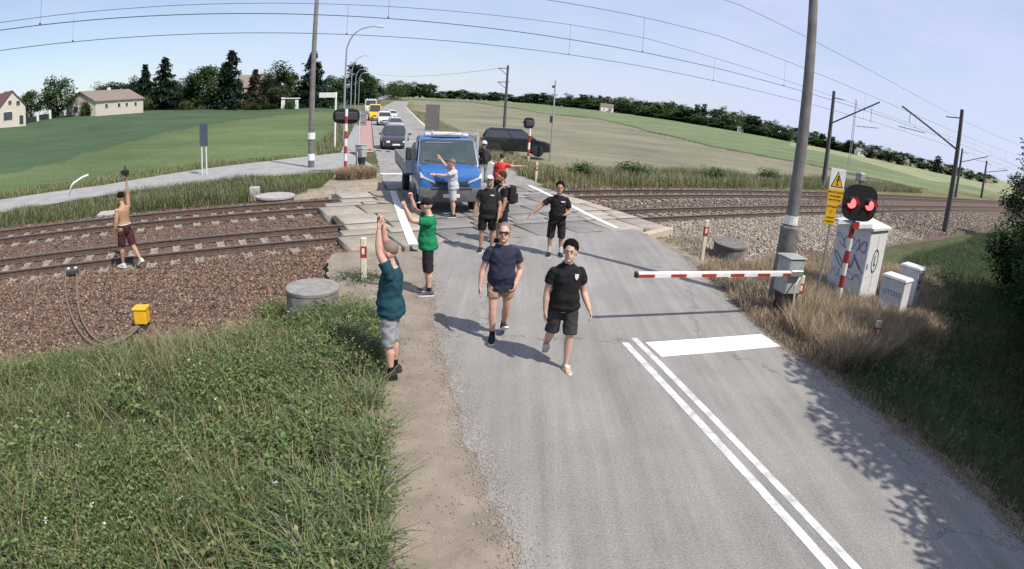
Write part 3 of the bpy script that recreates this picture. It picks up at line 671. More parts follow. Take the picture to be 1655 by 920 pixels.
# ---------------------------------------------------------------- crossing signals
def striped_post(name, h, r_, n, parent, first=1):
    mb = MB(); prof_n = n
    for i in range(n):
        z0, z1 = h * i / n, h * (i + 1) / n
        mb.lathe([(r_, z0), (r_, z1)], seg=14, mi=(i + first) % 2)
    return mb.build(name, [M['white'], M['red']], parent, smooth=40)
def signal_head(parent, z, wdt, hgt, lit, yoff):
    """rounded black backplate with two lamps and visors, facing local +Y"""
    mb = MB(); P = []
    for k in range(32):
        a = 2 * math.pi * k / 32; ca, sa = math.cos(a), math.sin(a)
        P.append((wdt / 2 * math.copysign(abs(ca) ** .62, ca), yoff, z + hgt / 2 * math.copysign(abs(sa) ** .62, sa)))
    mb.prism(P, (0, .05, 0)); mb.build('backplate', M['black'], parent)
    mb = MB(); mb.cbox((0, yoff - .07, z), (wdt * .8, .14, hgt * .5), .03); mb.build('lamp_housing', M['dark'], parent)
    for s in (-1, 1):
        x = s * wdt * .27; mb = MB()
        mb.lathe([(.001, yoff + .052), (.108, yoff + .055), (.112, yoff + .065), (.10, yoff + .095), (.001, yoff + .11)], (x, 0, z - .02), 'Y', 18)
        mb.build('signal_lamp', lit if lit else M['dark'], parent, smooth=40)
        mb = MB(); rg = []
        for y_, sc in ((yoff + .05, 1.0), (yoff + .19, 1.06)):
            row = [(x + .135 * sc * math.cos(a), y_, z - .02 + .135 * sc * math.sin(a) + .012) for a in np.linspace(R(-8), R(188), 14)]
            row += [(x + .122 * sc * math.cos(a), y_, z - .02 + .122 * sc * math.sin(a) + .012) for a in np.linspace(R(188), R(-8), 14)]
            rg.append(row)
        mb.loft(rg); mb.build('visor', M['dark'], parent, smooth=40)
LIT = emis('red_lamp', (1.0, .06, .06), 4.5)
bR = GT(1350, 503); hR = ZA(1378, 372, bR) - bR[2]
oR = thing('crossing_signal', 'level crossing signal with two lit red lamps on a striped post', 'crossing signal', bR, face(.10, -.99))
o = striped_post('striped_post', hR + .1, .062, 7, oR, 1)
zc = ZA(1391, 328, bR) - bR[2]
signal_head(oR, zc, .98, .80, LIT, .10)
mb = MB(); mb.tube([(0, 0, hR), (0, 0, zc + .3)], .05, 10); mb.build('upper_post', M['steel'], oR)
mb = MB(); mb.cbox((0, .0, zc + .56), (.17, .2, .2), .03); mb.tube([(0, 0, zc + .3), (0, 0, zc + .5)], .04, 8); mb.build('warning_bell', M['grey'], oR)
zs = zc - .50
mb = MB(); mb.box((.30, .10, zs + .05), (.42, .02, .085), ry=R(7)); mb.box((-.30, .10, zs - .0), (.42, .02, .085), ry=R(7)); mb.build('white_cross_board', M['white'], oR)
mb = MB(); mb.cbox((0, .115, zs), (.2, .03, .16), .01); mb.build('red_cross_board', M['red'], oR)
# far signal seen from behind, left of the far road
bL = GT(558, 284); hL = ZA(558.5, 176, bL) - bL[2]
oL = thing('crossing_signal', 'crossing signal on striped post seen from behind, left of the far road', 'crossing signal', bL, face(-.2751, .9614))
striped_post('striped_post', hL, .075, 9, oL, 0); zc = ZA(559, 188, bL) - bL[2]
signal_head(oL, zc, 1.28, .72, None, .12)
bS = GT(853, 264); hS = ZA(852, 208, bS) - bS[2]
oS = thing('crossing_signal', 'crossing signal at the right verge, dark round head with a bell', 'crossing signal', bS, face(-.75, .65))
striped_post('striped_post', hS, .075, 5, oS, 0); zc = ZA(853, 199, bS) - bS[2]
signal_head(oS, zc, 1.0, .72, None, .10)
# ---------------------------------------------------------------- warning signs on a thin post
bW = GT(1313, 506); oW = thing('warning_sign', 'high voltage warning plates on a thin grey post', 'warning sign', bW, face(-.08, -.99))
hW = ZA(1356, 276, bW) - bW[2]
mb = MB(); mb.tube([(0, 0, -.3), (0, 0, hW)], .025, 8); mb.build('post', M['steel'], oW)
hU = (ZA(1340, 306, bW) - bW[2])
def plate(name, x, z, w_, h_, m, y=.035, th=.012):
    mb = MB(); mb.cbox((x, y, z), (w_, th, h_), .004); return mb.build(name, m, oW)
z1, z2, z3, z4 = [ZA(px, py, bW) - bW[2] for px, py in ((1357, 273), (1353, 306), (1350, 329), (1345, 364))]
LET = M['black']
pw = plate('white_plate', 0, (z1 + z2) / 2, .36, z1 - z2 - .01, M['white'])
zt_, zb_ = z1 - .05, z2 + .04
mb = MB(); mb.prism([(-.15, .042, zb_), (.15, .042, zb_), (0, .042, zt_)], (0, .003, 0)); mb.build('black_triangle', M['black'], pw)
mb = MB(); mb.prism([(-.122, .046, zb_ + .016), (.122, .046, zb_ + .016), (0, .046, zt_ - .036)], (0, .002, 0)); mb.build('yellow_triangle', M['yellow'], pw)
zz = zb_ + .03; hb = (zt_ - zb_) * .62
mb = MB(); mb.prism([(-q[0] * .8, .0495, zz + q[1] * hb) for q in [(.03, 1), (.055, .5), (.0, .55), (.02, .12), (.045, .18), (.0, -.02), (-.03, .22), (-.005, .2), (-.035, .68), (.015, .62), (-.01, 1)]], (0, .002, 0)); mb.build('lightning_bolt', M['black'], pw)
def text(body, size, m, parent, loc, rot=(R(90), 0, R(180)), name='lettering', ext=.0015):
    cu = bpy.data.curves.new(name, 'FONT'); cu.body = body; cu.size = size; cu.align_x = 'CENTER'; cu.align_y = 'CENTER'; cu.extrude = ext
    o = bpy.data.objects.new(name, cu); COL.objects.link(o); dg = bpy.context.evaluated_depsgraph_get()
    me = bpy.data.meshes.new_from_object(o.evaluated_get(dg)); bpy.data.objects.remove(o); me.materials.clear(); me.materials.append(m)
    o = link(name, me, parent, loc); o.rotation_euler = rot; return o
py_ = plate('yellow_plate', 0, (z2 + z3) / 2, .36, z2 - z3 - .005, M['yellow'])
dz = (z2 - z3) / 4
text('NIE DOTYKAĆ!', .052, LET, py_, (0, .0435, z2 - dz * .9)); text('URZĄDZENIE', .045, LET, py_, (0, .0435, z2 - dz * 2)); text('ELEKTRYCZNE', .045, LET, py_, (0, .0435, z2 - dz * 3.05))
pn = plate('narrow_yellow_plate', .045, (z3 + z4) / 2, .25, z3 - z4 - .01, M['yellow']); dz = (z3 - z4) / 5
text('UWAGA', .06, LET, pn, (.045, .0435, z3 - dz * .8)); text('!', .12, LET, pn, (.045, .0435, z3 - dz * 2.1)); text('PRZEJAZD', .04, LET, pn, (.045, .0435, z3 - dz * 3.3)); text('KOLEJOWY', .04, LET, pn, (.045, .0435, z3 - dz * 4.2))
# ---------------------------------------------------------------- barriers
CREAMY = mat('barrier_machine_paint', (.36, .37, .35), (.27, .28, .27), 6, .6)
def barrier(base, hbox, tip_px, tipz, sgn, label, fr, box=(.42, .38)):
    b = GT(*base); o = thing('level_crossing_barrier', label, 'barrier', b)
    tip = G(*tip_px, tipz); d_ = np.array([tip[0] - b[0], tip[1] - b[1]]); Lb = np.linalg.norm(d_); rz = math.atan2(d_[1], d_[0]); o.rotation_euler = (0, 0, rz)
    zz = tipz - b[2]
    mb = MB(); mb.cbox((-.02, 0, .26), (box[0] * .8, box[1] * .85, .6), .02); mb.build('pedestal', M['black'], o)
    mb = MB(); mb.cbox((0, 0, .52 + (hbox - .52) / 2), (box[0], box[1], hbox - .52), .025); mb.build('machine_housing', CREAMY, o)
    mb = MB(); mb.cbox((0, 0, hbox + .012), (box[0] + .05, box[1] + .05, .03), .01); mb.build('lid', CREAMY, o)
    y0 = -fr * (box[1] / 2 + .06)
    mb = MB(); mb.cbox((.05, y0, zz), (.34, .09, .13), .02); mb.build('arm_clamp', M['steel'], o)
    mb = MB(); n = 11; x0 = .12; seg_ = (Lb - x0) / n
    for i in range(n):
        xa, xb = x0 + seg_ * i, x0 + seg_ * (i + 1)
        c8 = [(-.03, -.046), (.03, -.046), (.034, .012), (.03, .044), (-.03, .044), (-.034, .012)]; rd_ = i % 2 == 0
        mb.add([(x, y0 + yy, zz + q) for x in (xa, xb) for yy, q in c8], [(0, 1, 7, 6)], 1 if rd_ else 0)
        for j in (1, 2, 3, 4, 5): mb.add([(x, y0 + c8[j % 6][0], zz + c8[j % 6][1]) for x in (xa, xb)] + [(x, y0 + c8[(j + 1) % 6][0], zz + c8[(j + 1) % 6][1]) for x in (xb, xa)], [(0, 1, 2, 3)], 1 if rd_ and j in (1, 5) else 0)
    mb.add([(Lb, y0 + a_, zz + b_) for a_, b_ in c8], [(0, 1, 2, 3, 4, 5)], 1)
    mb.build('barrier_arm', [M['white'], M['red']], o)
    mb = MB(); mb.cbox((Lb + .02, y0, zz), (.06, .075, .10), .01); mb.build('arm_tip', M['black'], o)
    for q in (.45, .78): mb = MB(); mb.cbox((x0 + (Lb - x0) * q, y0, zz - .055), (.12, .05, .03), .01); mb.build('arm_reflector', M['white'], o)
    mb = MB(); mb.tube([(-.1, y0 * 1.02, hbox * .8), (.06, y0 * 1.2, hbox * .62), (.02, y0 * 1.2, .35), (.1, y0 * 1.1, .1)], .02, 6); mb.build('cable', M['ltgrey'], o)
    return o
barrier((1262, 512), 1.22, (1020, 437), .93, 1, 'lowered red and white barrier arm on a grey machine, right of the near lane', -1)
barrier((583, 270), 1.15, (668, 247), .95, 1, 'far barrier lowered in front of the dark car, grey machine on the left', 1, (.5, .4))
# ---------------------------------------------------------------- marker posts
CRM = mat('post_cream', (.68, .62, .50), (.55, .50, .40), 8, .6)
for base, top, lean, lb in [((1135, 413), (1140, 355), 0, 'red banded marker post behind the lowered barrier arm'), ((1284, 511), (1297, 445), 0, 'red banded marker post just right of the barrier machine'),
        ((1407, 573), (1421, 518), 0, 'red banded marker post in the shaded grass at the right'), ((866, 293), (869, 262), 0, 'marker post beside the far end of the right verge'), ((588, 455), (586, 384), 0, 'red banded marker post next to the man in the teal shirt')]:
    b = GT(*base); h = ZA(*top, b) - b[2]; o = thing('marker_post', lb, 'marker post', b, face(.1, -1), 'red and white marker posts at the crossing')
    mb = MB(); mb.cbox((0, 0, h / 2 - .1), (.115, .07, h + .2), .018); mb.build('post', CRM, o)
    mb = MB(); mb.box((0, 0, h * .68), (.121, .076, h * .26)); mb.build('red_band', M['red'], o); mb = MB(); mb.box((0, 0, h * .70), (.05, .082, h * .13)); mb.build('reflector', M['white'], o)
# ---------------------------------------------------------------- cabinets
CAB = mat('cabinet_paint', (.66, .67, .68), (.56, .57, .58), 5, .55)
INK = mat('spray_ink', (.22, .23, .36), (.15, .15, .27), 9, .7)
def cabinet(corner, wl, wr, h, label, roof, sid='plain'):
    b = GT(*corner); o = thing('relay_cabinet', label, 'cabinet', b, AZ)   # local x along tracks (right face), local y away (left face)
    mb = MB(); mb.cbox((wr / 2, wl / 2, h / 2 - .05), (wr, wl, h + .1), .012); mb.build('body', CAB, o)
    e = .07; mb = MB()
    if roof == 'pyramid':
        z = h; mb.box((wr / 2, wl / 2, z + .02), (wr + 2 * e, wl + 2 * e, .06)); mb.box((wr / 2, wl / 2, z + .05 + .09), (wr + 2 * e - .01, wl + 2 * e - .01, .18), top=(.12, .12))
    else: mb.box((wr / 2, wl / 2, h + .03), (wr + .06, wl + .06, .05), top=(.92, .92))
    mb.build('roof', CAB, o)
    mb = MB(); mb.box((wr / 2, wl / 2, .03), (wr + .03, wl + .03, .12)); mb.build('plinth', M['concrete_dark'], o)
    return o
def scrawl(o, face_, y0, y1, z0, z1, seed, n=5, r_=.012, wild=1.0):
    """sprayed loops on the left face (local x = 0)"""
    rg = random.Random(seed); mb = MB()
    for k in range(n):
        cy, cz = y0 + (y1 - y0) * (k + .5) / n, (z0 + z1) / 2 + rg.uniform(-.1, .1) * (z1 - z0); P = []
        w_, h_ = (y1 - y0) / n * .55, (z1 - z0) * .42; a0 = rg.uniform(0, 6)
        f1, f2 = rg.choice([1, 2]), rg.choice([1, 2, 3])
        for u in np.linspace(0, 5.6, 26): P.append((-.003, cy + w_ * math.sin(f1 * u + a0) * wild, cz + h_ * math.cos(f2 * u + a0 * .7)))
        mb.tube(P, [(r_, .003)] * len(P), 4, up=(1, 0, 0))
    return mb
cb = cabinet((1385, 492), 1.0, 1.12, 1.86, 'tall white relay cabinet with graffiti and a circled letter L', 'pyramid')
for sd, z0, z1, n_, r_ in ((3, 1.25, 1.6, 4, .011), (8, .75, 1.2, 3, .016), (5, .5, .72, 4, .008)): scrawl(cb, 0, .08, .92, z0, z1, sd, n_, r_).build('graffiti', INK, cb)
P = [(.56 + .185 * math.cos(a), -.003, 1.05 + .285 * math.sin(a)) for a in np.linspace(0, 2 * math.pi, 33)]
mb = MB(); mb.tube(P, [(.024, .003)] * 33, 4, up=(0, 1, 0)); mb.build('ellipse_mark', M['black'], cb)
text('L', .40, M['black'], cb, (.56, -.003, 1.05), (R(90), 0, 0))
mb = MB(); mb.box((.56, -.004, .95), (.012, .006, 1.7)); mb.box((.09, -.01, .95), (.03, .03, .14)); mb.build('door_seam', M['grey'], cb)
c1_ = cabinet((1449, 519), .62, .5, .92, 'small white cabinet with scrawled letters on its side, front one', 'flat')
text('UTDSS', .17, INK, c1_, (-.004, .30, .58), (R(90), 0, R(-90)))
c2_ = cabinet((1472, 500), .55, .5, 1.02, 'small white cabinet standing behind the scrawled one', 'flat')
for z in (.7, .55): mb = MB(); mb.cbox((.2, -.01, z), (.05, .03, .1), .008); mb.build('latch', M['dark'], c2_)
# ---------------------------------------------------------------- concrete rings and blocks, cable box
bq = GT(507, 508); zt = ZA(507, 460, bq); o = thing('concrete_well_ring', 'weathered round concrete well with a flat lid, beside the weeds', 'concrete well', bq)
h = .46; mb = MB(); mb.lathe([(.02, -.3), (.44, -.3), (.45, h - .05), (.43, h - .01)], seg=28); mb.build('ring', M['concrete_dark'], o, smooth=40)
mb = MB(); mb.lathe([(.02, h - .02), (.455, h - .02), (.46, h + .03), (.45, h + .04), (.02, h + .045)], seg=28); mb.build('lid', mat('lid_concrete', (.30, .285, .265), (.20, .19, .175), 6, .9, .4, 50), o, smooth=30)
bq = GT(1178, 408); o = thing('concrete_well_ring', 'low dark concrete well with a tilted lid, behind the marker post', 'concrete well', bq)
mb = MB(); mb.lathe([(.02, -.3), (.48, -.3), (.48, .22), (.3, .22)], seg=24); mb.build('ring', M['concrete_dark'], o, smooth=40)
mb = MB(); mb.lathe([(.02, 0), (.52, 0), (.52, .06), (.02, .065)], seg=24); mb.xf(Matrix.Translation((0, 0, .25)) @ Matrix.Rotation(R(7), 4, 'X')); mb.build('lid', M['concrete_dark'], o, smooth=30)
bq = GT(445, 326); o = thing('concrete_well_ring', 'flat pale concrete manhole behind the far left rail', 'concrete well', bq)
mb = MB(); mb.lathe([(.02, -.3), (.72, -.3), (.72, .18), (.5, .18)], seg=24); mb.build('ring', M['concrete_dark'], o, smooth=40)
mb = MB(); mb.lathe([(.02, .17), (.76, .17), (.76, .24), (.02, .25)], seg=24); mb.build('lid', M['concrete'], o, smooth=30)
bq = GT(412, 322); mb = MB(); mb.cbox((0, 0, .2), (.42, .3, .56), .03, .4); tag(mb.build('concrete_marker', M['concrete'], loc=bq), 'upright square concrete block beside the pale manhole', 'concrete block')
bq = G(232, 530, -.3); o = thing('trackside_box', 'yellow trackside box standing on the ballast', 'trackside box', (*bq, -.31), .25)
mb = MB(); mb.cbox((0, 0, .06), (.16, .16, .14), .01); mb.build('foot', M['dark'], o)
mb = MB(); mb.cbox((0, 0, .24), (.25, .22, .27), .02); mb.build('housing', M['yellow'], o)
mb = MB(); mb.cbox((0, 0, .385), (.28, .25, .04), .012); mb.build('lid', M['yellow'], o)
bj = np.array([*G(118, 443, -.12), -.12]); o = thing('rail_contact_box', 'dark cable connection box clamped to the near rail', 'cable box', bj, AZ)
mb = MB(); mb.cbox((0, 0, .05), (.3, .16, .14), .03); mb.build('housing', M['dark'], o)
for q in (-.09, .09): mb = MB(); mb.ell((q, -.02, .14), (.045, .045, .03), 10, 6); mb.build('connector', M['ltgrey'], o)
def onbal(p, up=.03):
    t = p[0] * TV[0] + p[1] * TV[1]; s = p[0] * SV[0] + p[1] * SV[1]; return (p[0], p[1], float(balz(np.array(t), np.array(s))) + up + .035)
HOSE = mat('cable_sheath', (.20, .165, .12), (.14, .115, .085), 10, .75)
def smooth_path(P, n=6):
    P = [np.array(p, float) for p in P]; out = []
    for i in range(len(P) - 1):
        p0, p1, p2, p3 = P[max(i - 1, 0)], P[i], P[i + 1], P[min(i + 2, len(P) - 1)]
        for k in range(n):
            u = k / n; out.append(.5 * ((2 * p1) + (-p0 + p2) * u + (2 * p0 - 5 * p1 + 4 * p2 - p3) * u * u + (-p0 + 3 * p1 - 3 * p2 + p3) * u ** 3))
    return out + [P[-1]]
for px, lb in (([(108, 440), (108, 478), (116, 515), (138, 548), (165, 558), (190, 550), (210, 537), (222, 530)], 'brown cable curving from the rail to the yellow box, outer loop'),
               ([(126, 440), (126, 470), (130, 512), (150, 545), (178, 555), (205, 546), (225, 531)], 'brown cable curving from the rail to the yellow box, inner loop')):
    P = smooth_path([onbal(G(a, b, -.27), .035) for a, b in px]); mb = MB(); mb.tube(P, .023, 6); tag(mb.build('cable', HOSE, smooth=60), lb, 'cable', 'cables of the trackside box')
P = smooth_path([onbal(G(220, 430, -.2), .05), onbal(G(219, 450, -.24), .03), onbal(G(220, 478, -.27), .03)]); mb = MB(); mb.tube(P, .014, 6); tag(mb.build('cable', HOSE), 'short straight cable on the ballast above the yellow box', 'cable')
# ---------------------------------------------------------------- road signs seen from behind
def backsign(base, top, w_, h_, label, m, dx=0.0, two=False, posts=1, rz=None):
    b = GT(*base); h = ZA(*top, b) - b[2]; o = thing('road_sign', label, 'road sign', b, face(-.2751, .9614) if rz is None else rz)
    for k in range(posts):
        x = 0 if posts == 1 else (k - .5) * w_ * .55
        mb = MB(); mb.tube([(x, 0, -.3), (x, 0, h)], .035, 8); mb.build('post', M['ltgrey'], o)
    mb = MB(); mb.cbox((dx, .05, h - h_ / 2), (w_, .02, h_), .006); mb.build('sign_plate', m, o)
    for q in (.25, .75): mb = MB(); mb.box((dx, .025, h - h_ * q), (w_ * .9, .03, .04)); mb.build('bracket', M['steel'], o)
    return o
BLUEB = mat('sign_back_blue', (.065, .082, .11), (.048, .062, .085), 5, .5)
GB = mat('sign_back_grey', (.24, .24, .235), (.19, .19, .185), 5, .5)
backsign((331, 290), (332, 199), .42, 1.12, 'narrow blue-grey road sign on two white posts beside the side road', BLUEB, posts=2, rz=face(.35, -.94))
backsign((580, 247), (578, 180), .72, .95, 'grey back of a road sign beside the striped signal post', GB, .1)
backsign((698, 212), (699, 169), 1.6, 3.0, 'large grey-brown back of a road sign at the far right verge', mat('sign_back_brown', (.15, .14, .125), (.11, .10, .09), 4, .6), posts=2, rz=face(.1, -1))
b = GT(541, 243); h = ZA(541, 149, b) - b[2]; o = thing('direction_sign', 'white direction board on a tall white post, edge of the green field', 'road sign', b, face(0, -1))
mb = MB(); mb.tube([(0, 0, -.3), (0, 0, h)], .07, 8); mb.build('post', M['white'], o)
mb = MB(); mb.cbox((.62, .06, h - .22), (1.3, .04, .36), .01); mb.build('board', M['white'], o)
P = [AT(a, b_, 21.5) for a, b_ in ((117, 299), (124, 293), (133, 287), (143, 283))]; P = [np.array(p) for p in P]
mb = MB(); mb.tube(smooth_path([P[0] - np.array([0.25, 0, .35])] + P, 5), .04, 8); tag(mb.build('bent_pipe', M['white'], smooth=50), 'bent white plastic pipe sticking up from the grass by the side road', 'pipe')
# small litter
for px, lb in (((655, 822), 0),):
    pass

p = GT(180, 347); mb = MB(); mb.cbox((0, 0, .02), (1.0, .7, .16), .02, .5); tag(mb.build('concrete_slab', M['concrete'], loc=p), 'flat pale concrete slab lying beyond the far left rail', 'concrete slab')
# ---------------------------------------------------------------- vehicles (local: front towards +Y, right side +X)
def paint(name, col): return mat(name, col, tuple(c * .93 for c in col), 2, .32, coat=.6)
LAMPG = mat('headlamp_glass', (.72, .74, .76), (.55, .57, .6), 6, .12); TAILM = mat('tail_lamp', (.30, .02, .02), None, 5, .25)
RIM = mat('wheel_rim', (.40, .41, .42), (.3, .3, .31), 9, .35, metal=.7); PLAT = mat('plate_white', (.72, .72, .70), (.66, .66, .64), 9, .5)
PLAST = mat('black_plastic', (.03, .03, .032), (.022, .022, .024), 12, .65)
AMB = mat('amber_lens', (.7, .22, .01), None, 4, .3)
def wheel(parent, x, y, r_, w_):
    mb = MB(); mb.lathe([(r_ * .62, -w_ / 2), (r_ * .93, -w_ / 2), (r_, -w_ * .32), (r_, w_ * .32), (r_ * .93, w_ / 2), (r_ * .62, w_ / 2)], (0, 0, 0), 'X', 22)
    o = mb.build('wheel', M['rubber'], parent, (x, y, r_), 40)
    mb = MB(); sg = 1 if x > 0 else -1
    mb.lathe([(r_ * .63, -w_ * .3), (r_ * .63, w_ * .3)], (0, 0, 0), 'X', 22)
    for k in range(5):
        a = 2 * math.pi * k / 5; mb.box((sg * w_ * .34, math.cos(a) * r_ * .33, math.sin(a) * r_ * .33), (.02, r_ * .5, r_ * .17), rx=a)
    mb.build('rim', RIM, o, smooth=40)
def vehicle(name, label, cat, loc, rz, body, prof, W_, green, wheels, grp=None, glass=None, plate=True, lampz=None, grille=None, roofc=None, skirt=None):
    """prof: body stations (y, z_low, z_top, half width); green: (yb0, yr0, yr1, yb1, z0, z1, top half width) of the cabin"""
    o = thing(name, label, cat, loc, rz, grp); mb = MB(); rg = []
    for y_, zl, zt, w_ in prof:
        zm = zl + (zt - zl) * .55; half = [(w_ * .80, zl), (w_ * .97, zl + .06), (w_, zm), (w_ * .975, zt - .06), (w_ * .90, zt - .008), (w_ * .5, zt + .012)]
        rg.append([(x, y_, z) for x, z in half] + [(-x, y_, z) for x, z in reversed(half)])
    mb.loft(rg); mb.build('body', body, o, smooth=35)
    yb0, yr0, yr1, yb1, z0, z1, wt = green; wb = W_ / 2 * .925; gl = glass or M['glass']
    def cab(y_f, y_b, z, w_): return [(-w_, y_f, z), (w_, y_f, z), (w_, y_b, z), (-w_, y_b, z)]
    mb = MB(); mb.loft([cab(yb0, yb1, z0 - .05, wb), cab(yr0, yr1, z1 - .03, wt), cab(yr0 - .06, yr1 + .06, z1 + .02, wt * .88), cab(yr0 - .35, yr1 + .3, z1 + .035, wt * .5)]); mb.build('cabin', body, o, smooth=25)
    A = lambda s_: np.array([s_ * wb, yb0, z0]); T_ = lambda s_: np.array([s_ * wt, yr0, z1 - .05]); A2 = lambda s_: np.array([s_ * wb, yb1, z0]); T2 = lambda s_: np.array([s_ * wt, yr1, z1 - .05])
    def panel(nm, a, b, c, d_, ins, off, m_=gl):
        cen = (a + b + c + d_) / 4; nr = np.cross(b - a, d_ - a); nr = nr / np.linalg.norm(nr)
        if nr @ (cen - np.array([0, (yb0 + yb1) / 2, z0])) < 0: nr = -nr
        q = [p + (cen - p) * np.array(ins) + nr * .004 for p in (a, b, c, d_)]
        mb = MB(); mb.prism(q, nr * off); return mb.build(nm, m_, o)
    panel('windscreen', A(-1), A(1), T_(1), T_(-1), (.07, .1, .1), .006)
    panel('rear_window', A2(-1), A2(1), T2(1), T2(-1), (.12, .12, .12), .006)
    for s_ in (-1, 1):
        m_b = .46
        f1, f2 = A(s_) * (1 - m_b) + A2(s_) * m_b, T_(s_) * (1 - m_b) + T2(s_) * m_b
        panel('side_window', A(s_), f1, f2, T_(s_), (0, .08, .13), .006)
        panel('side_window', f1, A2(s_), T2(s_), f2, (0, .08, .13), .006)
        mb = MB(); mb.cbox((s_ * (W_ / 2 + .10), yb0 - .28, z0 + .07), (.2, .1, .15), .03); mb.tube([(s_ * (W_ / 2 - .05), yb0 - .28, z0), (s_ * (W_ / 2 + .06), yb0 - .28, z0 + .03)], .02, 6); mb.build('wing_mirror', body, o, smooth=40)
    yF = prof[0][0]; zl, zt = prof[0][1], prof[0][2]; wf = prof[0][3]; lz = lampz or (zt - .14)
    for s_ in (-1, 1):
        mb = MB(); mb.cbox((s_ * wf * .78, yF - .03, lz), (wf * .36, .14, .15), .03); mb.build('headlight', LAMPG, o, smooth=40)
    mb = MB(); mb.cbox((0, yF - .02, (grille or lz - .02)), (wf * 1.05, .08, .2), .03); mb.build('grille', PLAST, o)
    mb = MB(); mb.cbox((0, yF - .05, zl + .06), (wf * 1.9, .24, .2), .05); mb.build('front_bumper', skirt or PLAST, o, smooth=40)
    if plate: mb = MB(); mb.cbox((0, yF + .085, zl + .12), (.52, .02, .115), .006); mb.build('number_plate', PLAT, o)
    yR = prof[-1][0]
    for s_ in (-1, 1): mb = MB(); mb.cbox((s_ * W_ * .42, yR + .02, prof[-1][2] - .2), (.2, .08, .28), .03); mb.build('tail_light', TAILM, o)
    for y_, r_ in wheels:
        for s_ in (-1, 1):
            mb = MB(); mb.lathe([(.02, -.012), (r_ * 1.14, -.012), (r_ * 1.14, .012), (.02, .012)], (s_ * (W_ / 2 - .012), y_, r_ + .02), 'X', 22); mb.build('wheel_arch', PLAST, o)
            wheel(o, s_ * (W_ / 2 - .085), y_, r_, .22)
    return o
HEAD = face(.2751, -.9614)
def carpos(px, py): 
    p = GT(px, py); z = max(hzf(p[0], p[1]) + .045, 0) if math.hypot(p[0], p[1]) > 36 else 0.0; return np.array([p[0], p[1], z])
def place(px, py, ahead, rz=HEAD):
    """ground point of the car's centre when its front stands at the pixel"""
    p = carpos(px, py); return np.array([p[0] + math.sin(rz) * ahead, p[1] - math.cos(rz) * ahead, p[2]])
suvp = [(2.25, .34, .78, .72), (2.2, .30, .92, .84), (1.9, .27, 1.0, .92), (1.0, .26, 1.07, .94), (-.5, .26, 1.1, .94), (-1.9, .28, 1.1, .93), (-2.25, .36, 1.05, .82)]
hatp = [(2.05, .32, .66, .66), (1.98, .28, .78, .80), (1.65, .25, .86, .87), (.95, .24, .95, .885), (-.6, .24, .98, .885), (-1.7, .26, .99, .87), (-2.05, .34, .95, .76)]
vanp = [(2.45, .36, .95, .74), (2.4, .32, 1.12, .88), (2.1, .28, 1.24, .96), (1.6, .27, 1.36, .98), (-1, .27, 1.4, .98), (-2.35, .29, 1.4, .98), (-2.45, .36, 1.38, .95)]
G1 = 'cars queueing on the far road'
def suv(lbl, loc, rz, col, grp=G1): return vehicle('parked_car', lbl, 'car', loc, rz, paint('car_paint', col), suvp, 1.88, (1.05, .35, -1.7, -2.15, 1.05, 1.68, .66), ((1.4, .36), (-1.38, .36)), grp)
def hatch(lbl, loc, rz, col, grp=G1): return vehicle('parked_car', lbl, 'car', loc, rz, paint('car_paint', col), hatp, 1.77, (1.05, .2, -1.35, -1.95, .93, 1.47, .58), ((1.28, .31), (-1.27, .31)), grp)
suv('dark grey off-roader first in the queue behind the far barrier', place(640, 246, 2.3), HEAD, (.045, .045, .055))
hatch('silver car directly behind the dark off-roader in the queue', place(640, 213, 2.1), HEAD, (.42, .42, .46))
vehicle('delivery_van', 'small white van in the queue beside the yellow one', 'van', place(622, 204, 2.5), HEAD, paint('van_white', (.74, .74, .76)), [(p[0] * .9, p[1], p[2] * .86, p[3] * .95) for p in vanp], 1.86, (1.5, .9, -2.05, -2.18, 1.12, 1.80, .76), ((1.4, .32), (-1.4, .32)), G1)
hatch('pale silver car behind the small white van, nearly hidden', place(634, 193, 2.1), HEAD, (.60, .61, .66))
vehicle('delivery_van', 'bright yellow high-roofed van in the queue', 'van', place(606, 196, 2.5), HEAD, paint('van_yellow', (.78, .50, .015)), vanp, 2.0, (1.75, 1.0, -2.3, -2.42, 1.35, 2.55, .82), ((1.6, .35), (-1.6, .35)), G1)
wt_ = vehicle('lorry', 'white lorry with roof lamps, last vehicle seen in the queue', 'lorry', place(599, 185, 3.4), HEAD, paint('lorry_white', (.70, .71, .72)), [(3.3, .45, 1.5, 1.1), (3.25, .4, 1.75, 1.2), (3.0, .4, 1.8, 1.22), (1.4, .42, 1.8, 1.22), (1.3, .8, 1.2, 1.0), (-3.3, .8, 1.2, 1.0)], 2.46, (3.0, 2.7, 1.6, 1.5, 1.75, 3.0, 1.1), ((2.2, .5), (-2.2, .5)), G1)
for k in range(4): mb = MB(); mb.ell((-.8 + .53 * k, 2.5, 3.12), (.16, .12, .12), 10, 6); mb.build('roof_lamp', LAMPG, wt_)
mb = MB(); mb.cbox((0, -1.1, 2.1), (2.44, 4.6, 1.9), .05); mb.build('box_body', paint('lorry_box', (.55, .56, .57)), wt_)
# black car turning at the far verge, nose to the right
pf = carpos(878, 262); pr = carpos(772, 252); rzb = face(.96, .12)
suvb = place(884, 258, 2.35, rzb)
bl_ = vehicle('black_car', 'black people carrier standing across the far verge, nose to the right', 'car', suvb, rzb, paint('car_black', (.012, .013, .016)), [(2.4, .36, .82, .74), (2.33, .3, .98, .86), (1.95, .27, 1.08, .94), (1.2, .26, 1.16, .95), (-.5, .26, 1.2, .95), (-2.1, .28, 1.2, .94), (-2.45, .36, 1.15, .84)], 1.9, (1.45, .35, -2.0, -2.35, 1.14, 1.84, .68), ((1.5, .36), (-1.5, .36)), None)
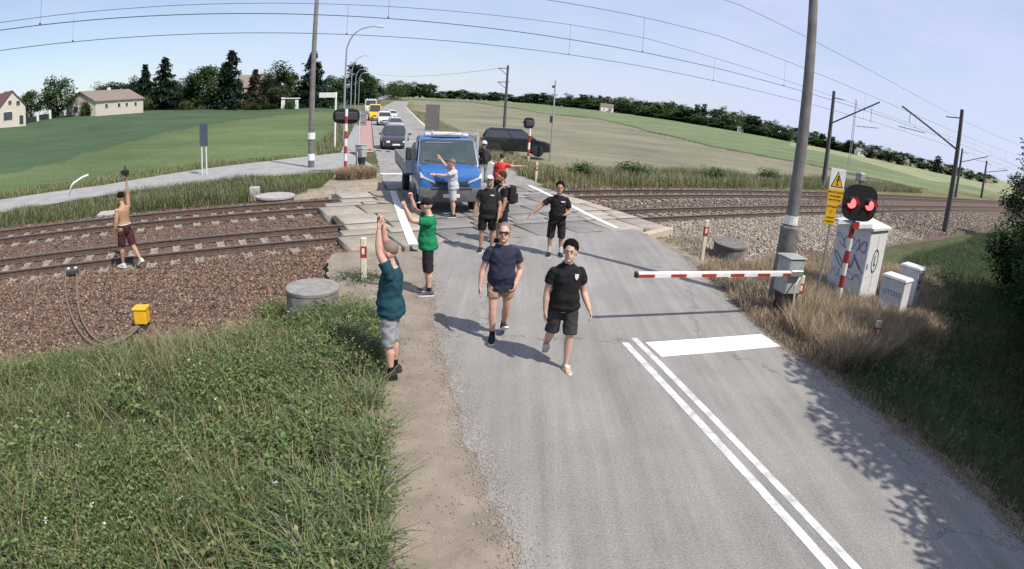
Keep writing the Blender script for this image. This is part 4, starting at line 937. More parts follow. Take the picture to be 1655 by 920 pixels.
# cars parked far away by the hedges
for px, py, c, lb in ((349, 168, (.72, .72, .73), 'white car parked under the trees by the far left houses'), (297, 170, (.5, .52, .54), 'grey car parked under the trees, farther left than the white one')):
    p = AT(px, py, 158); p[2] = hzf(p[0], p[1]); hatch(lb, p, R(80), c, 'cars parked by the houses')
# ---------------------------------------------------------------- blue flatbed lorry
BLU = paint('lorry_blue', (.030, .125, .37)); ALU = mat('dropside_aluminium', (.40, .41, .42), (.30, .31, .32), 5, .5, metal=.4)
fr = G(727, 348); 
tr = thing('flatbed_lorry', 'blue flatbed lorry with grey dropsides stopped on the crossing', 'lorry', (fr[0] - .02, fr[1] + .25, 0), face(.29, -.957))
# local origin at the front bumper, on the ground; body extends to -Y
mb = MB(); rg = []
for y_, zl, zt, w_ in [(0, .62, 1.10, .86), (-.05, .52, 1.22, .95), (-.22, .48, 1.31, 1.0), (-.62, .46, 1.44, 1.03), (-.9, .46, 1.49, 1.035), (-2.0, .46, 1.5, 1.035)]:
    zm = zl + (zt - zl) * .5; half = [(w_ * .8, zl), (w_ * .98, zl + .08), (w_, zm), (w_ * .98, zt - .1), (w_ * .90, zt - .01), (w_ * .5, zt + .025)]
    rg.append([(x, y_, z) for x, z in half] + [(-x, y_, z) for x, z in reversed(half)])
mb.loft(rg); mb.build('cab_body', BLU, tr, smooth=35)
def rc(yf, yb, z, w_): return [(-w_, yf, z), (w_, yf, z), (w_, yb, z), (-w_, yb, z)]
mb = MB(); mb.loft([rc(-.70, -2.0, 1.42, .995), rc(-1.17, -2.0, 2.24, .90), rc(-1.27, -1.96, 2.33, .84), rc(-1.5, -1.85, 2.36, .5)]); mb.build('cab_roof', BLU, tr, smooth=30)
def pan(nm, q, vec, m_, par=tr): mb = MB(); mb.prism(q, vec); return mb.build(nm, m_, par)
WS = mat('lorry_windscreen', (.055, .085, .085), (.03, .045, .05), 1.4, .06, spec=.8)
ws = pan('windscreen', [(-.91, -.755, 1.50), (.91, -.755, 1.50), (.815, -1.145, 2.20), (-.815, -1.145, 2.20)], (0, .02, .012), WS)
pan('windscreen_frame', [(-.96, -.725, 1.465), (.96, -.725, 1.465), (.86, -1.155, 2.235), (-.86, -1.155, 2.235)], (0, .012, .007), PLAST)
mb = MB(); mb.tube([(-.6, -.73, 1.50), (-.05, -.76, 1.56), (.1, -.77, 1.60)], .012, 5); mb.build('wiper', PLAST, tr); mb = MB(); mb.tube([(.05, -.73, 1.50), (.55, -.76, 1.56), (.75, -.77, 1.60)], .012, 5); mb.build('wiper', PLAST, tr)
mb = MB(); mb.box((.28, -1.075, 2.11), (.9, .02, .10), rx=R(-30)); mb.build('sun_visor', mat('visor_grey', (.30, .33, .32), None, 5, .5), ws)
for s_ in (-1, 1):
    sw = [(s_ * 1.005, -.93, 1.54), (s_ * 1.005, -1.72, 1.54), (s_ * .915, -1.72, 2.17), (s_ * .915, -1.25, 2.17)]
    pan('side_window', sw, (s_ * .02, 0, .005), M['glass'])
    mb = MB(); mb.cbox((s_ * 1.27, -.86, 1.78), (.2, .14, .42), .04); mb.build('wing_mirror', PLAST, tr, smooth=40)
    for q in ((1.0, 1.9, 1.92), (1.02, 1.62, 1.66)): mb = MB(); mb.tube([(s_ * q[0], -.92, q[1]), (s_ * 1.2, -.86, q[2])], .02, 6); mb.build('mirror_arm', PLAST, tr)
    mb = MB(); mb.prism([(s_ * .50, .0, .94), (s_ * .96, -.06, 1.12), (s_ * .98, -.14, 1.30), (s_ * .86, -.03, 1.16), (s_ * .56, .015, 1.03)], (0, .045, .01)); mb.build('headlight', LAMPG, tr)
    mb = MB(); mb.cbox((s_ * .80, .05, .66), (.2, .06, .09), .02); mb.build('fog_light', LAMPG, tr)
    mb = MB(); mb.cbox((s_ * .62, -1.3, 2.40), (.2, .16, .09), .02); mb.build('roof_lamp', LAMPG, tr)
mb = MB(); mb.prism([(-.58, .02, .90), (.58, .02, .90), (.52, .015, 1.03), (.2, .018, 1.0), (-.2, .018, 1.0), (-.52, .015, 1.03)], (0, .025, 0)); mb.build('grille', PLAST, tr)
mb = MB(); mb.lathe([(.001, 0), (.075, 0), (.07, .02), (.001, .022)], (0, 0, 0), 'Y', 18); mb.build('round_badge', M['ltgrey'], tr, (0, .0, 1.15), 40)
mb = MB(); mb.cbox((0, -.02, .60), (2.0, .22, .44), .07, seg=2); mb.build('front_bumper', mat('bumper_grey_plastic', (.105, .105, .11), (.08, .08, .085), 6, .6), tr, smooth=40)
mb = MB(); mb.cbox((0, .07, .80), (1.3, .06, .10), .02); mb.build('bumper_slot', M['dark'], tr)
mb = MB(); mb.cbox((0, .10, .58), (.52, .02, .115), .005); mb.build('number_plate', PLAT, tr)
mb = MB(); mb.cbox((0, -1.28, 2.42), (1.0, .26, .11), .03); mb.build('roof_light_bar', M['ltgrey'], tr)
# chassis and bed
mb = MB(); mb.box((0, -3.6, .62), (.8, 6.4, .2)); mb.build('chassis', M['dark'], tr)
BW, Y0, Y1 = 1.24, -2.15, -6.4
mb = MB(); mb.cbox((0, (Y0 + Y1) / 2, .98), (2 * BW, Y0 - Y1, .12), .02); mb.build('bed_floor', M['dark'], tr)
for s_ in (-1, 1):
    mb = MB()
    for k in range(4): mb.cbox((s_ * BW, (Y0 + Y1) / 2, 1.09 + .105 * k), (.035, Y0 - Y1, .10), .008)
    for q in np.linspace(Y0 - .02, Y1 + .02, 4): mb.box((s_ * (BW + .004), q, 1.25), (.05, .06, .46))
    mb.build('dropside', ALU, tr)
mb = MB(); mb.cbox((0, Y1, 1.25), (2 * BW - .06, .035, .42), .008); mb.build('tailboard', ALU, tr)
mb = MB(); mb.cbox((0, Y0 + .01, 1.55), (2 * BW, .04, 1.1), .01)
mb.box((0, Y0 + .01, 2.42), (2 * BW + .06, .07, .08))
for s_ in (-1, 1): mb.box((s_ * (BW), Y0 + .01, 1.68), (.08, .08, 1.36))
for q in (-.56, 0, .56): mb.box((q, Y0 + .005, 2.22), (.05, .05, .3))
mb.build('headboard_frame', mat('frame_grey', (.45, .47, .47), (.36, .38, .38), 6, .5), tr)
mb = MB(); mb.cbox((-1.02, -3.5, .66), (.05, 1.6, .10), .02); mb.build('side_guard', mat('side_guard_green', (.03, .24, .10), None, 5, .5), tr)
mb = MB(); mb.cbox((-.80, -2.75, .62), (.42, .7, .42), .03); mb.build('tool_box', PLAST, tr)
for y_ in (-.95, -5.0):
    for s_ in (-1, 1):
        wheel(tr, s_ * .92, y_, .36, .24)
        mb = MB(); mb.lathe([(.02, -.02), (.43, -.02), (.43, .02), (.02, .02)], (s_ * 1.015, y_, .40), 'X', 22)
        if y_ > -2: mb.build('wheel_arch', PLAST, tr)
# ---------------------------------------------------------------- people
def skinmat(name, c): 
    m_ = mat(name, c, tuple(q * .86 for q in c), 14, .55, .12, 60); m_.node_tree.nodes['Principled BSDF'].inputs['Subsurface Weight'].default_value = .12
    m_.node_tree.nodes['Principled BSDF'].inputs['Subsurface Radius'].default_value = (.02, .008, .004); return m_
SKL = skinmat('skin_fair', (.56, .35, .265)); SKT = skinmat('skin_tanned', (.42, .235, .155)); SKP = skinmat('skin_pink', (.60, .34, .265))
HAIRD = mat('hair_dark', (.014, .011, .009), (.007, .006, .005), 40, .9, .8, 60, spec=.1); HAIRB = mat('hair_brown', (.07, .045, .03), (.045, .03, .02), 40, .85, .8, 60, spec=.15); HAIRG = mat('hair_shaved', (.22, .16, .13), (.17, .12, .10), 40, .7, .3, 90)
EYE = mat('eye_dark', (.02, .018, .016), None, 9, .2); LIP = mat('lips', (.35, .14, .12), None, 9, .5)
def cloth(name, c, var=.72): return mat(name, c, tuple(q * var for q in c), 9, .9, .8, 11, detail=6, spec=.2)
DG = lambda: bpy.context.evaluated_depsgraph_get()
def remesh(mb, name, mats, parent, voxel, smooth=2, wr=0.0, seed=0, cut=None):
    me = bpy.data.meshes.new(name); me.from_pydata(mb.v, [], mb.f); bm = bmesh.new(); bm.from_mesh(me); bmesh.ops.recalc_face_normals(bm, faces=bm.faces[:]); bm.to_mesh(me); bm.free()
    o = bpy.data.objects.new(name, me); COL.objects.link(o)
    md = o.modifiers.new('r', 'REMESH'); md.mode = 'VOXEL'; md.voxel_size = voxel
    if smooth: ms = o.modifiers.new('s', 'SMOOTH'); ms.factor = .5; ms.iterations = smooth
    me2 = bpy.data.meshes.new_from_object(o.evaluated_get(DG())); bpy.data.objects.remove(o); bpy.data.meshes.remove(me)
    if wr:
        n = len(me2.vertices); co = np.empty(n * 3, np.float32); me2.vertices.foreach_get('co', co); nr = np.empty(n * 3, np.float32); me2.vertices.foreach_get('normal', nr)
        co = co.reshape(-1, 3); nr = nr.reshape(-1, 3); p = co * 1.0
        x, y, z = p[:, 0] + seed * 1.7, p[:, 1] - seed, p[:, 2]
        h = np.sin(x * 21 + 3.0 * np.sin(z * 15 + seed)) * np.sin(z * 26 + y * 19 + 2 * np.sin(x * 17)) + .6 * np.sin((x + z) * 38 + 2 * np.sin(y * 24))
        me2.vertices.foreach_set('co', (co + nr * (h * wr)[:, None]).ravel())
    me2.polygons.foreach_set('use_smooth', [True] * len(me2.polygons)); me2.materials.clear()
    for m_ in (mats if isinstance(mats, list) else [mats]): me2.materials.append(m_)
    me2.name = name; return link(name, me2, parent)
def nv(*v): q = Vector(v); q.normalize(); return q
def person(label, px, facing, H, pose, look, fine=.0085, shift=(0, 0), group=None):
    """pose keys: lean, twist, head(yaw,pitch), ru/rf, lu/lf arm directions, rt/rs, lt/ls leg directions, rp/lp foot pitch; local front is +Y, right is +X"""
    P = dict(lean=0.04, side=0.0, twist=0.0, head=(0, 0), ru=(.25, .05, -1), rf=(.1, .25, -1), lu=(-.25, .05, -1), lf=(-.1, .25, -1), rt=(.05, .04, -1), rs=(.02, -.06, -1), lt=(-.05, .04, -1), ls=(-.02, -.06, -1), rp=0, lp=0, rh=.25, lh=.25)
    P.update(pose); fat = look.get('fat', 0.0) * .62; k = H / 1.80
    leg = {}
    for s, n_ in ((1, 'r'), (-1, 'l')):
        hp = Vector((s * .098, 0, 0)); kn = hp + nv(*P[n_ + 't']) * .435; an = kn + nv(*P[n_ + 's']) * .42; leg[n_] = [hp, kn, an]
    def sole(n_): return leg[n_][2].z - .085 - .16 * math.sin(max(P[n_ + 'p'], 0)) * 1.0 - .06 * math.sin(max(-P[n_ + 'p'], 0))
    zb = min(sole('r'), sole('l')); ofs = Vector((0, 0, -zb))
    foot = 'r' if sole('r') < sole('l') else 'l'
    for n_ in leg: leg[n_] = [q + ofs for q in leg[n_]]
    hipz = ofs.z
    SP = Matrix.Rotation(-P['lean'], 3, 'X') @ Matrix.Rotation(P['side'], 3, 'Y')
    TW = Matrix.Rotation(P['twist'], 3, 'Z')
    def sp(x, y, h):
        tw = Matrix.Rotation(P['twist'] * min(max(h / .45, 0), 1), 3, 'Z'); return SP @ (tw @ Vector((x, y, h))) + Vector((0, 0, hipz))
    def ring(h, rx, ry, yo=0.0, n=20):
        row = []
        for j in range(n):
            a = 2 * math.pi * j / n; ca, sa = math.cos(a), math.sin(a)
            row.append(sp(math.copysign(abs(ca) ** .93, ca) * rx, math.copysign(abs(sa) ** .93, sa) * ry + yo, h))
        return row
    bel = [(.30 - abs(h - .14) * 1.2) for h in (0,)]
    def T(off, h0, h1, hem=0.0):
        secs = [(-.12, .10, .085, 0), (-.06, .150, .112, -.008), (.0, .168, .122, -.012), (.08, .162, .118, -.004), (.17, .150, .108, .004), (.26, .158, .112, .006), (.34, .170, .118, .004), (.42, .172, .113, -.002), (.465, .140, .096, -.010), (.50, .098, .080, -.014), (.535, .070, .066, -.010)]
        out = []
        for h, rx, ry, yo in secs:
            b = fat * math.exp(-((h - .13) / .14) ** 2)
            if h0 - 1e-6 <= h <= h1 + 1e-6: out.append((h, rx + off + b * .45, ry + off + b * .8, yo + b * .55))
        return out
    mb = MB(); mb.loft([ring(*q) for q in T(0, -.12, .6)])
    # neck and head
    hy, hp_ = P['head']; HM = SP @ TW @ Matrix.Rotation(hy, 3, 'Z') @ Matrix.Rotation(-hp_, 3, 'X')
    nb = sp(0, -.012, .50); hc = sp(0, .030, .602) + HM @ Vector((0, .012, .100))
    mb.tube([nb, (nb + hc) / 2 + Vector((0, 0, -.01)), hc - HM @ Vector((0, .01, .03))], [.064, .056, .056], 14)
    HM = HM @ Matrix.Scale(1.09, 3)
    def h(v): return hc + HM @ Vector(v)
    mb.ell(h((0, -.008, .02)), (.076, .097, .098), 20, 14, HM); mb.ell(h((0, .022, -.055)), (.058, .070, .066), 16, 10, HM)
    mb.ell(h((0, .098, -.018)), (.012, .020, .024), 10, 8, HM); mb.ell(h((0, .078, -.10)), (.024, .018, .016), 10, 8, HM); mb.ell(h((0, .082, .026)), (.05, .016, .012), 10, 8, HM)
    for s in (-1, 1): mb.ell(h((s * .077, -.008, -.01)), (.011, .021, .032), 8, 8, HM)
    # arms with hands of five fingers
    arms = {}
    for s, n_ in ((1, 'r'), (-1, 'l')):
        u, f = nv(*P[n_ + 'u']), nv(*P[n_ + 'f'])
        raise_ = max(u.z, 0)
        sh = sp(s * (.182 - .02 * raise_), -.008, .430 + .05 * raise_); u, f = TW @ u, TW @ f
        el = sh + u * .30; wr = el + f * .255; arms[n_] = (sh, el, wr)
        mb.ell(sh, (.056, .054, .054) if look.get('shirt') else (.062, .058, .06), 12, 8)
        mb.tube([sh - u * .03, sh + u * .06, sh + u * .16, el - u * .02, el + f * .03, el + f * .09, el + f * .18, wr], [.048, .056, .055, .045, .045, .047, .037, .029], 14)
        # palm frame
        d = f; side = Vector(P.get(n_ + 'thumb', (0, 1, 0))); side = (side - d * side.dot(d)); side = side.normalized() if side.length > .05 else d.orthogonal().normalized(); nrm = d.cross(side).normalized()
        if nrm.x * s > 0: nrm = -nrm                      # palm faces the body
        curl = P[n_ + 'h']
        mb.tube([wr - d * .01, wr + d * .03, wr + d * .085], [(.026, .020), (.040, .017), (.042, .015)], 12, up=tuple(nrm))
        for i in range(4):
            b0 = wr + d * .078 + side * (.030 - .020 * i); Ls = (.040, .046, .043, .033)[i]; pts = [b0 - d * .02, b0]; ang = curl * .5; q = b0
            for j in range(3):
                ang_ = ang + curl * j * 1.1; q = q + (d * math.cos(ang_) + nrm * math.sin(ang_)) * Ls * (1, .68, .55)[j]; pts.append(q)
            mb.tube(pts, [.0095, .0095, .0088, .008, .0065], 8)
        t0 = wr + d * .02 + side * .028; t1 = t0 + (d * .7 + side * .65 + nrm * .2).normalized() * .045; t2 = t1 + (d * .9 + side * .25 + nrm * .35).normalized() * .035
        mb.tube([t0 - side * .012, t0, t1, t2], [.012, .0125, .011, .008], 8)
    for n_ in ('r', 'l'):
        hp, kn, an = leg[n_]; th, sh_ = (kn - hp), (an - kn); d2 = sh_.normalized(); bk = Vector((0, -1, 0))
        mb.ell(hp + Vector((0, -.012, 0)), (.088, .098, .09), 14, 10)
        mb.tube([hp, hp + th * .3, hp + th * .65, kn - th * .06, kn + d2 * .05, kn + d2 * .13 + bk * .010, kn + d2 * .24 + bk * .004, an - d2 * .05, an + d2 * .03], [.088, .086, .071, .058, .054, .061, .049, .036, .037], 16)
        pt = P[n_ + 'p']; FM = Matrix.Rotation(-pt, 3, 'X')
        fy = Matrix.Rotation(R(-7 if n_ == 'r' else 7), 3, 'Z'); ff = lambda v: an + fy @ (FM @ Vector(v))
        mb.loft([[ff((math.cos(a) * w_, y_, zc + math.sin(a) * hh)) for a in np.linspace(0, 2 * math.pi, 13)[:-1]] for y_, w_, hh, zc in [(-.065, .022, .022, -.055), (-.04, .034, .04, -.04), (.02, .037, .045, -.035), (.08, .042, .032, -.052), (.14, .045, .020, -.064), (.185, .034, .012, -.072), (.20, .015, .007, -.075)]])
    wx, wy = px if abs(px[0]) < 40 else GT(*px)[:2]
    gz = 0.0
    if shift[0] or shift[1]: wx += shift[0]; wy += shift[1]
    rz = face(*facing); fp = leg[foot][2]; ct = Matrix.Rotation(rz, 3, 'Z') @ Vector((fp.x, fp.y + .05, 0)) * k
    ro = thing('person', label, 'person', (wx - ct.x, wy - ct.y, look.get('z', 0.0)), rz, group); ro.scale = (k, k, k)
    body = remesh(mb, 'body', look['skin'], ro, fine, 2)
    ps = lambda v: v
    # face details
    for s in (-1, 1):
        if not look.get('shades'): q = MB(); q.ell(h((s * .030, .088, .008)), (.009, .005, .005), 10, 6, HM); q.build('eye', EYE, ro, smooth=60)
        q = MB(); q.ell(h((s * .031, .091, .030)), (.016, .004, .003), 10, 6, HM); q.build('eyebrow', look.get('hairm', HAIRD), ro, smooth=60)
    q = MB(); q.ell(h((0, .091, -.062)), (.024, .006, .006), 10, 6, HM); q.build('mouth', LIP, ro, smooth=60)
    if look.get('beard'):
        q = MB(); q.ell(h((0, .031, -.068)), (.0605, .068, .062), 16, 10, HM); q.build('beard', look['beard'], ro, smooth=60)
        q = MB(); q.ell(h((0, .094, -.044)), (.028, .006, .006), 10, 6, HM); q.build('moustache', look['beard'], ro, smooth=60)
    if look.get('shades'):
        q = MB()
        for s in (-1, 1): q.cbox(h((s * .033, .098, .008)), (.056, .014, .036), .006)
        q.cbox(h((0, .1, .014)), (.02, .01, .012), .003)
        for s in (-1, 1): q.tube([h((s * .06, .09, .014)), h((s * .08, .03, .016)), h((s * .083, -.01, .012))], .004, 5)
        q.build('sunglasses', EYE, ro)
    hs = look.get('hair', 'short')
    if hs in ('short', 'full'):
        e = .007 if hs == 'short' else .015
        q = MB(); q.ell(h((0, -.032, .046 + e * .4)), (.0770 + e, .088 + e, .082 + e * .9), 40, 28, HM)
        q.v = [tuple(Vector(v) + Vector((math.sin(v[0] * 310 + v[2] * 190), math.sin(v[1] * 280 + v[0] * 170), .6 + math.sin(v[2] * 260 + v[1] * 230))) * (.0065 if hs == 'full' else .0015)) for v in q.v]
        q.build('hair', look.get('hairm', HAIRD), ro, smooth=60)
    if look.get('cap'):
        cm_, vd = look['cap']; q = MB(); q.ell(h((0, -.010, .045)), (.084, .104, .082), 20, 12, HM); cp = q.build('cap', cm_, ro, smooth=60)
        q = MB(); q.loft([[h((math.cos(a) * w_, vd * y_, .052 + .006 * math.cos(a * 2) + zz)) for a in np.linspace(0, math.pi, 9)] + [h((math.cos(a) * w_, vd * y_, .046 + .006 * math.cos(a * 2) + zz)) for a in np.linspace(math.pi, 0, 9)] for w_, y_, zz in ((.078, .07, 0), (.072, .12, -.004), (.045, .165, -.012))]); q.build('visor', look.get('visorm', cm_), cp, smooth=60)
    if look.get('helmet'):
        q = MB(); q.ell(h((0, -.005, .03)), (.125, .15, .14), 20, 14, HM); he = q.build('helmet', look['helmet'], ro, smooth=60)
        q = MB(); q.ell(h((0, .05, .0)), (.112, .108, .06), 18, 10, HM); q.build('helmet_visor', EYE, he, smooth=60)
    # clothes
    if look.get('shirt'):
        q = MB(); hem = look.get('hem', -.06)
        secs = T(.024, hem, .51); h_, rx, ry, yo = secs[0]; secs = [(hem - .085, .207 + fat * .2, .152 + fat * .4, yo), (hem - .03, rx + .016 + .012, ry + .018 + .008, yo)] + [(a_, b_ + .012 * (a_ < .12), c_ + .015 * (a_ < .12), d_) for a_, b_, c_, d_ in secs] + [(.528, .088, .078, -.012)]
        q.loft([ring(*s_) for s_ in secs])
        for s, n_ in ((1, 'r'), (-1, 'l')):
            sh, el, wr = arms[n_]; u = (el - sh).normalized(); Ls = look.get('sleeve', .17)
            q.ell(sh + Vector((0, 0, -.012)), (.072, .070, .070), 12, 8)
            if Ls > .3:
                f = (wr - el).normalized(); q.tube([sh - u * .04, sh + u * .08, el, el + f * .1, el + f * (Ls - .3)], [.07, .068, .058, .052, .046], 14)
            elif Ls > 0: q.tube([sh - u * .02, sh + u * .06, sh + u * Ls], [.062, .076, .078], 14)
        so_ = remesh(q, 'shirt', look['shirt'], ro, .011, 2, .0050, len(label))
        if look.get('crest'):
            # badge on the wearer's left chest
            M3 = TW
            def ch(x, z, y): return sp(x, y, z)
            w_, hh = look['crest']; yb = .165 + fat * .2
            pp = [(-.085 - w_ / 2, .395 + hh / 2), (-.085 + w_ / 2, .395 + hh / 2), (-.085 + w_ / 2, .395), (-.085, .395 - hh / 2), (-.085 - w_ / 2, .395)]
            qq = MB(); n0 = SP @ TW @ Vector((0, 1, 0)); qq.prism([tuple(sp(x, .128, z)) for x, z in pp], tuple(n0 * .022)); qq.build('chest_badge', M['white'], so_)
        if look.get('collar'):
            qq = MB(); a_ = sp(0, -.012, .512); b_ = sp(0, -.004, .555); qq.tube([a_, b_], [.088, .072], 16); remesh(qq, 'collar', look['shirt'], so_, .010, 1)
    if look.get('shorts'):
        q = MB(); secs = T(.010, -.061, .09); q.loft([ring(*s_) for s_ in [(-.10, .13, .11, -.01)] + secs])
        ln_ = look.get('short_len', .85)
        for n_ in ('r', 'l'):
            hp, kn, an = leg[n_]; th = kn - hp; sd = (an - kn).normalized()
            pts = [hp + Vector((0, -.008, -.005)), hp + th * .3]; rr_ = [.080, .104]
            if ln_ > 1: pts += [kn, kn + sd * .42 * (ln_ - 1)]; rr_ += [.094, .092]
            else: pts += [hp + th * ln_]; rr_ += [.098]
            q.tube(pts, rr_, 18)
        sh_o = remesh(q, 'shorts', look['shorts'], ro, .012, 2, .0050, len(label) + 3)
        if look.get('belt'):
            qq = MB(); qq.loft([ring(.085, .184 + fat * .3, .136 + fat * .5, fat * .3), ring(.10, .182 + fat * .3, .134 + fat * .5, fat * .3)]); qq.build('waistband', look['belt'], sh_o)
    if look.get('trousers'):
        q = MB(); q.loft([ring(*s_) for s_ in [(-.10, .13, .11, -.01)] + T(.016, -.061, .09)])
        for n_ in ('r', 'l'):
            hp, kn, an = leg[n_]; th = kn - hp; q.tube([hp + Vector((0, -.01, .02)), hp + th * .3, kn, kn + (an - kn) * .5, an], [.10, .10, .074, .068, .06], 16)
        remesh(q, 'trousers', look['trousers'], ro, .012, 2, .003, 5)
    for n_ in ('r', 'l'):
        hp, kn, an = leg[n_]; pt = P[n_ + 'p']; FM = Matrix.Rotation(-pt, 3, 'X'); fy = Matrix.Rotation(R(-7 if n_ == 'r' else 7), 3, 'Z'); ff = lambda v: an + fy @ (FM @ Vector(v)); d2 = (kn - an).normalized()
        if look.get('sock'):
            q = MB(); q.tube([an - d2 * .02, an + d2 * .05, an + d2 * look.get('sock_h', .10)], [.042, .041, .046], 12); q.build('sock', look['sock'], ro, smooth=60)
        if look.get('shoe'):
            sm_, so2 = look['shoe']; q = MB()
            q.loft([[ff((math.cos(a) * w_, y_, zc + math.sin(a) * hh)) for a in np.linspace(0, 2 * math.pi, 15)[:-1]] for y_, w_, hh, zc in [(-.085, .024, .03, -.045), (-.06, .042, .052, -.030), (-.01, .046, .058, -.024), (.05, .049, .05, -.036), (.11, .053, .034, -.052), (.17, .048, .025, -.06), (.21, .03, .018, -.066), (.225, .012, .010, -.07)]])
            sh2 = q.build('shoe', sm_, ro, smooth=60)
            q = MB(); q.loft([[ff((x * w_, y_, z)) for x, z in ((-1, -.086), (1, -.086), (1, -.062), (-1, -.062))] for y_, w_ in [(-.09, .028), (-.06, .047), (.0, .048), (.09, .054), (.16, .052), (.21, .034), (.23, .014)]]); q.build('sole', so2, sh2)
        if look.get('sandal'):
            q = MB(); q.loft([[ff((x * w_, y_, z)) for x, z in ((-1, -.088), (1, -.088), (1, -.072), (-1, -.072))] for y_, w_ in [(-.085, .03), (-.05, .044), (.09, .05), (.17, .046), (.215, .02)]])
            sh2 = q.build('sandal', look['sandal'], ro); q = MB(); q.tube([ff((-.05, .06, -.07)), ff((-.03, .085, -.012)), ff((.03, .085, -.012)), ff((.05, .06, -.07))], [(.004, .022)] * 4, 6); q.build('strap', look['sandal'], sh2)
    look['_'] = dict(ro=ro, arms=arms, sp=sp, h=h, HM=HM, leg=leg, k=k)
    return ro
BLK = cloth('cloth_black', (.016, .016, .018), .7); BLK2 = cloth('cloth_washed_black', (.026, .024, .026)); NAVY = cloth('cloth_navy', (.032, .038, .062)); TEAL = cloth('cloth_teal', (.017, .066, .088)); GRN = cloth('cloth_green', (.015, .21, .085))
CHAR = cloth('cloth_charcoal', (.045, .045, .048)); GRYC = cloth('cloth_grey', (.33, .33, .345)); SAND = cloth('cloth_sand', (.42, .27, .17)); RED = cloth('cloth_red', (.72, .075, .055)); WHT = cloth('cloth_white', (.66, .68, .70)); MAR = cloth('cloth_maroon', (.065, .026, .028)); LGR = cloth('cloth_light_grey', (.50, .53, .56))
SHB = cloth('shoe_black', (.03, .03, .034)); SHG = cloth('shoe_grey', (.10, .10, .12)); SOLW = mat('sole_white', (.72, .72, .70), None, 7, .7); SOLD = mat('sole_dark', (.03, .03, .03), None, 7, .8); SHW = cloth('shoe_white', (.62, .61, .58))
# 1 man in black polo walking towards the viewer
person('man in a black polo with a white chest badge and dark shorts, walking in front', (914, 603), (.16, -1), 1.82,
       dict(lean=.03, twist=.06, head=(-.42, -.12), ru=(.20, -.12, -1), rf=(.06, .18, -1), lu=(-.26, -.06, -1), lf=(-.20, .66, -.8), lt=(.02, .24, -1), ls=(.03, -.02, -1), rt=(.06, -.12, -1), rs=(.02, -.72, -.85), rp=-.75, lp=.0, rh=.3, lh=.55),
       dict(skin=SKL, shirt=BLK, collar=1, crest=(.05, .075), hem=-.0, shorts=CHAR, short_len=.98, hair='full', hairm=HAIRD, sandal=SHW, fat=.02), .0075)
# 2 man in navy tee with sunglasses
person('man in a navy T-shirt, sunglasses and sand-coloured shorts, walking in the lane', (795, 556), (.10, -1), 1.82,
       dict(lean=.02, head=(-.15, -.12), ru=(.32, -.02, -1), rf=(.14, .34, -1), lu=(-.34, -.16, -1), lf=(.34, .62, -.75), rt=(.03, .22, -1), rs=(-.04, -.06, -1), lt=(-.02, -.12, -1), ls=(.05, -.52, -1), lp=-.55, rh=.4, lh=.7),
       dict(skin=SKP, shirt=NAVY, shorts=SAND, short_len=.62, hair='short', hairm=HAIRG, shades=1, shoe=(SHB, SOLW), sock=BLK, sock_h=.07, fat=.055), .0075)
# 3 man in teal
L3 = dict(skin=SKP, shirt=TEAL, hem=.0, shorts=GRYC, short_len=1.08, hair='short', hairm=HAIRG, shoe=(SHB, SOLD), sock=BLK, sock_h=.10, fat=.05)
person('man in a teal T-shirt and grey shorts with raised arms, standing in the verge', (633, 604), (-.99, -.06), 1.80,
       dict(lean=-.02, head=(.15, .10), ru=(-.02, .38, .92), rf=(-.16, .08, 1), lu=(.06, .46, .88), lf=(.20, .06, 1), rt=(.03, .0, -1), lt=(-.03, .05, -1), rthumb=(-1, 0, 0), lthumb=(1, 0, 0), rh=.5, lh=.5), L3, .0075)
q = L3['_']; wr = (q['arms']['r'][2] + q['arms']['l'][2]) / 2 + Vector((0, .03, .11)); mp3 = q['ro']; bpy.context.view_layer.update()
ph = thing('mobile_phone', 'dark mobile phone held up by the man in teal', 'phone', mp3.matrix_world @ wr, mp3.rotation_euler.z)
mb = MB(); mb.cbox((0, 0, 0), (.15, .010, .075), .004); mb.build('case', M['black'], ph); mb = MB(); mb.box((0, -.0065, 0), (.135, .002, .064)); mb.build('screen', M['glass'], ph)
# 4 man in green
person('man in a green T-shirt and black cap with both arms raised beside the lorry', (687, 475), (-.98, -.10), 1.80,
       dict(lean=.0, head=(-.35, .10), ru=(.18, .85, .34), rf=(-.25, .25, .95), lu=(-.22, .95, .10), lf=(.0, .45, .90), rt=(.04, .03, -1), rs=(.02, -.05, -1), lt=(-.04, -.04, -1), ls=(0, -.06, -1), rh=1.2, lh=1.2),
       dict(skin=SKL, shirt=GRN, hem=.0, shorts=BLK2, short_len=1.12, cap=(BLK, 1), visorm=WHT, hair=None, shoe=(SHG, SOLW), sock=BLK, sock_h=.08, fat=.05), .0085)
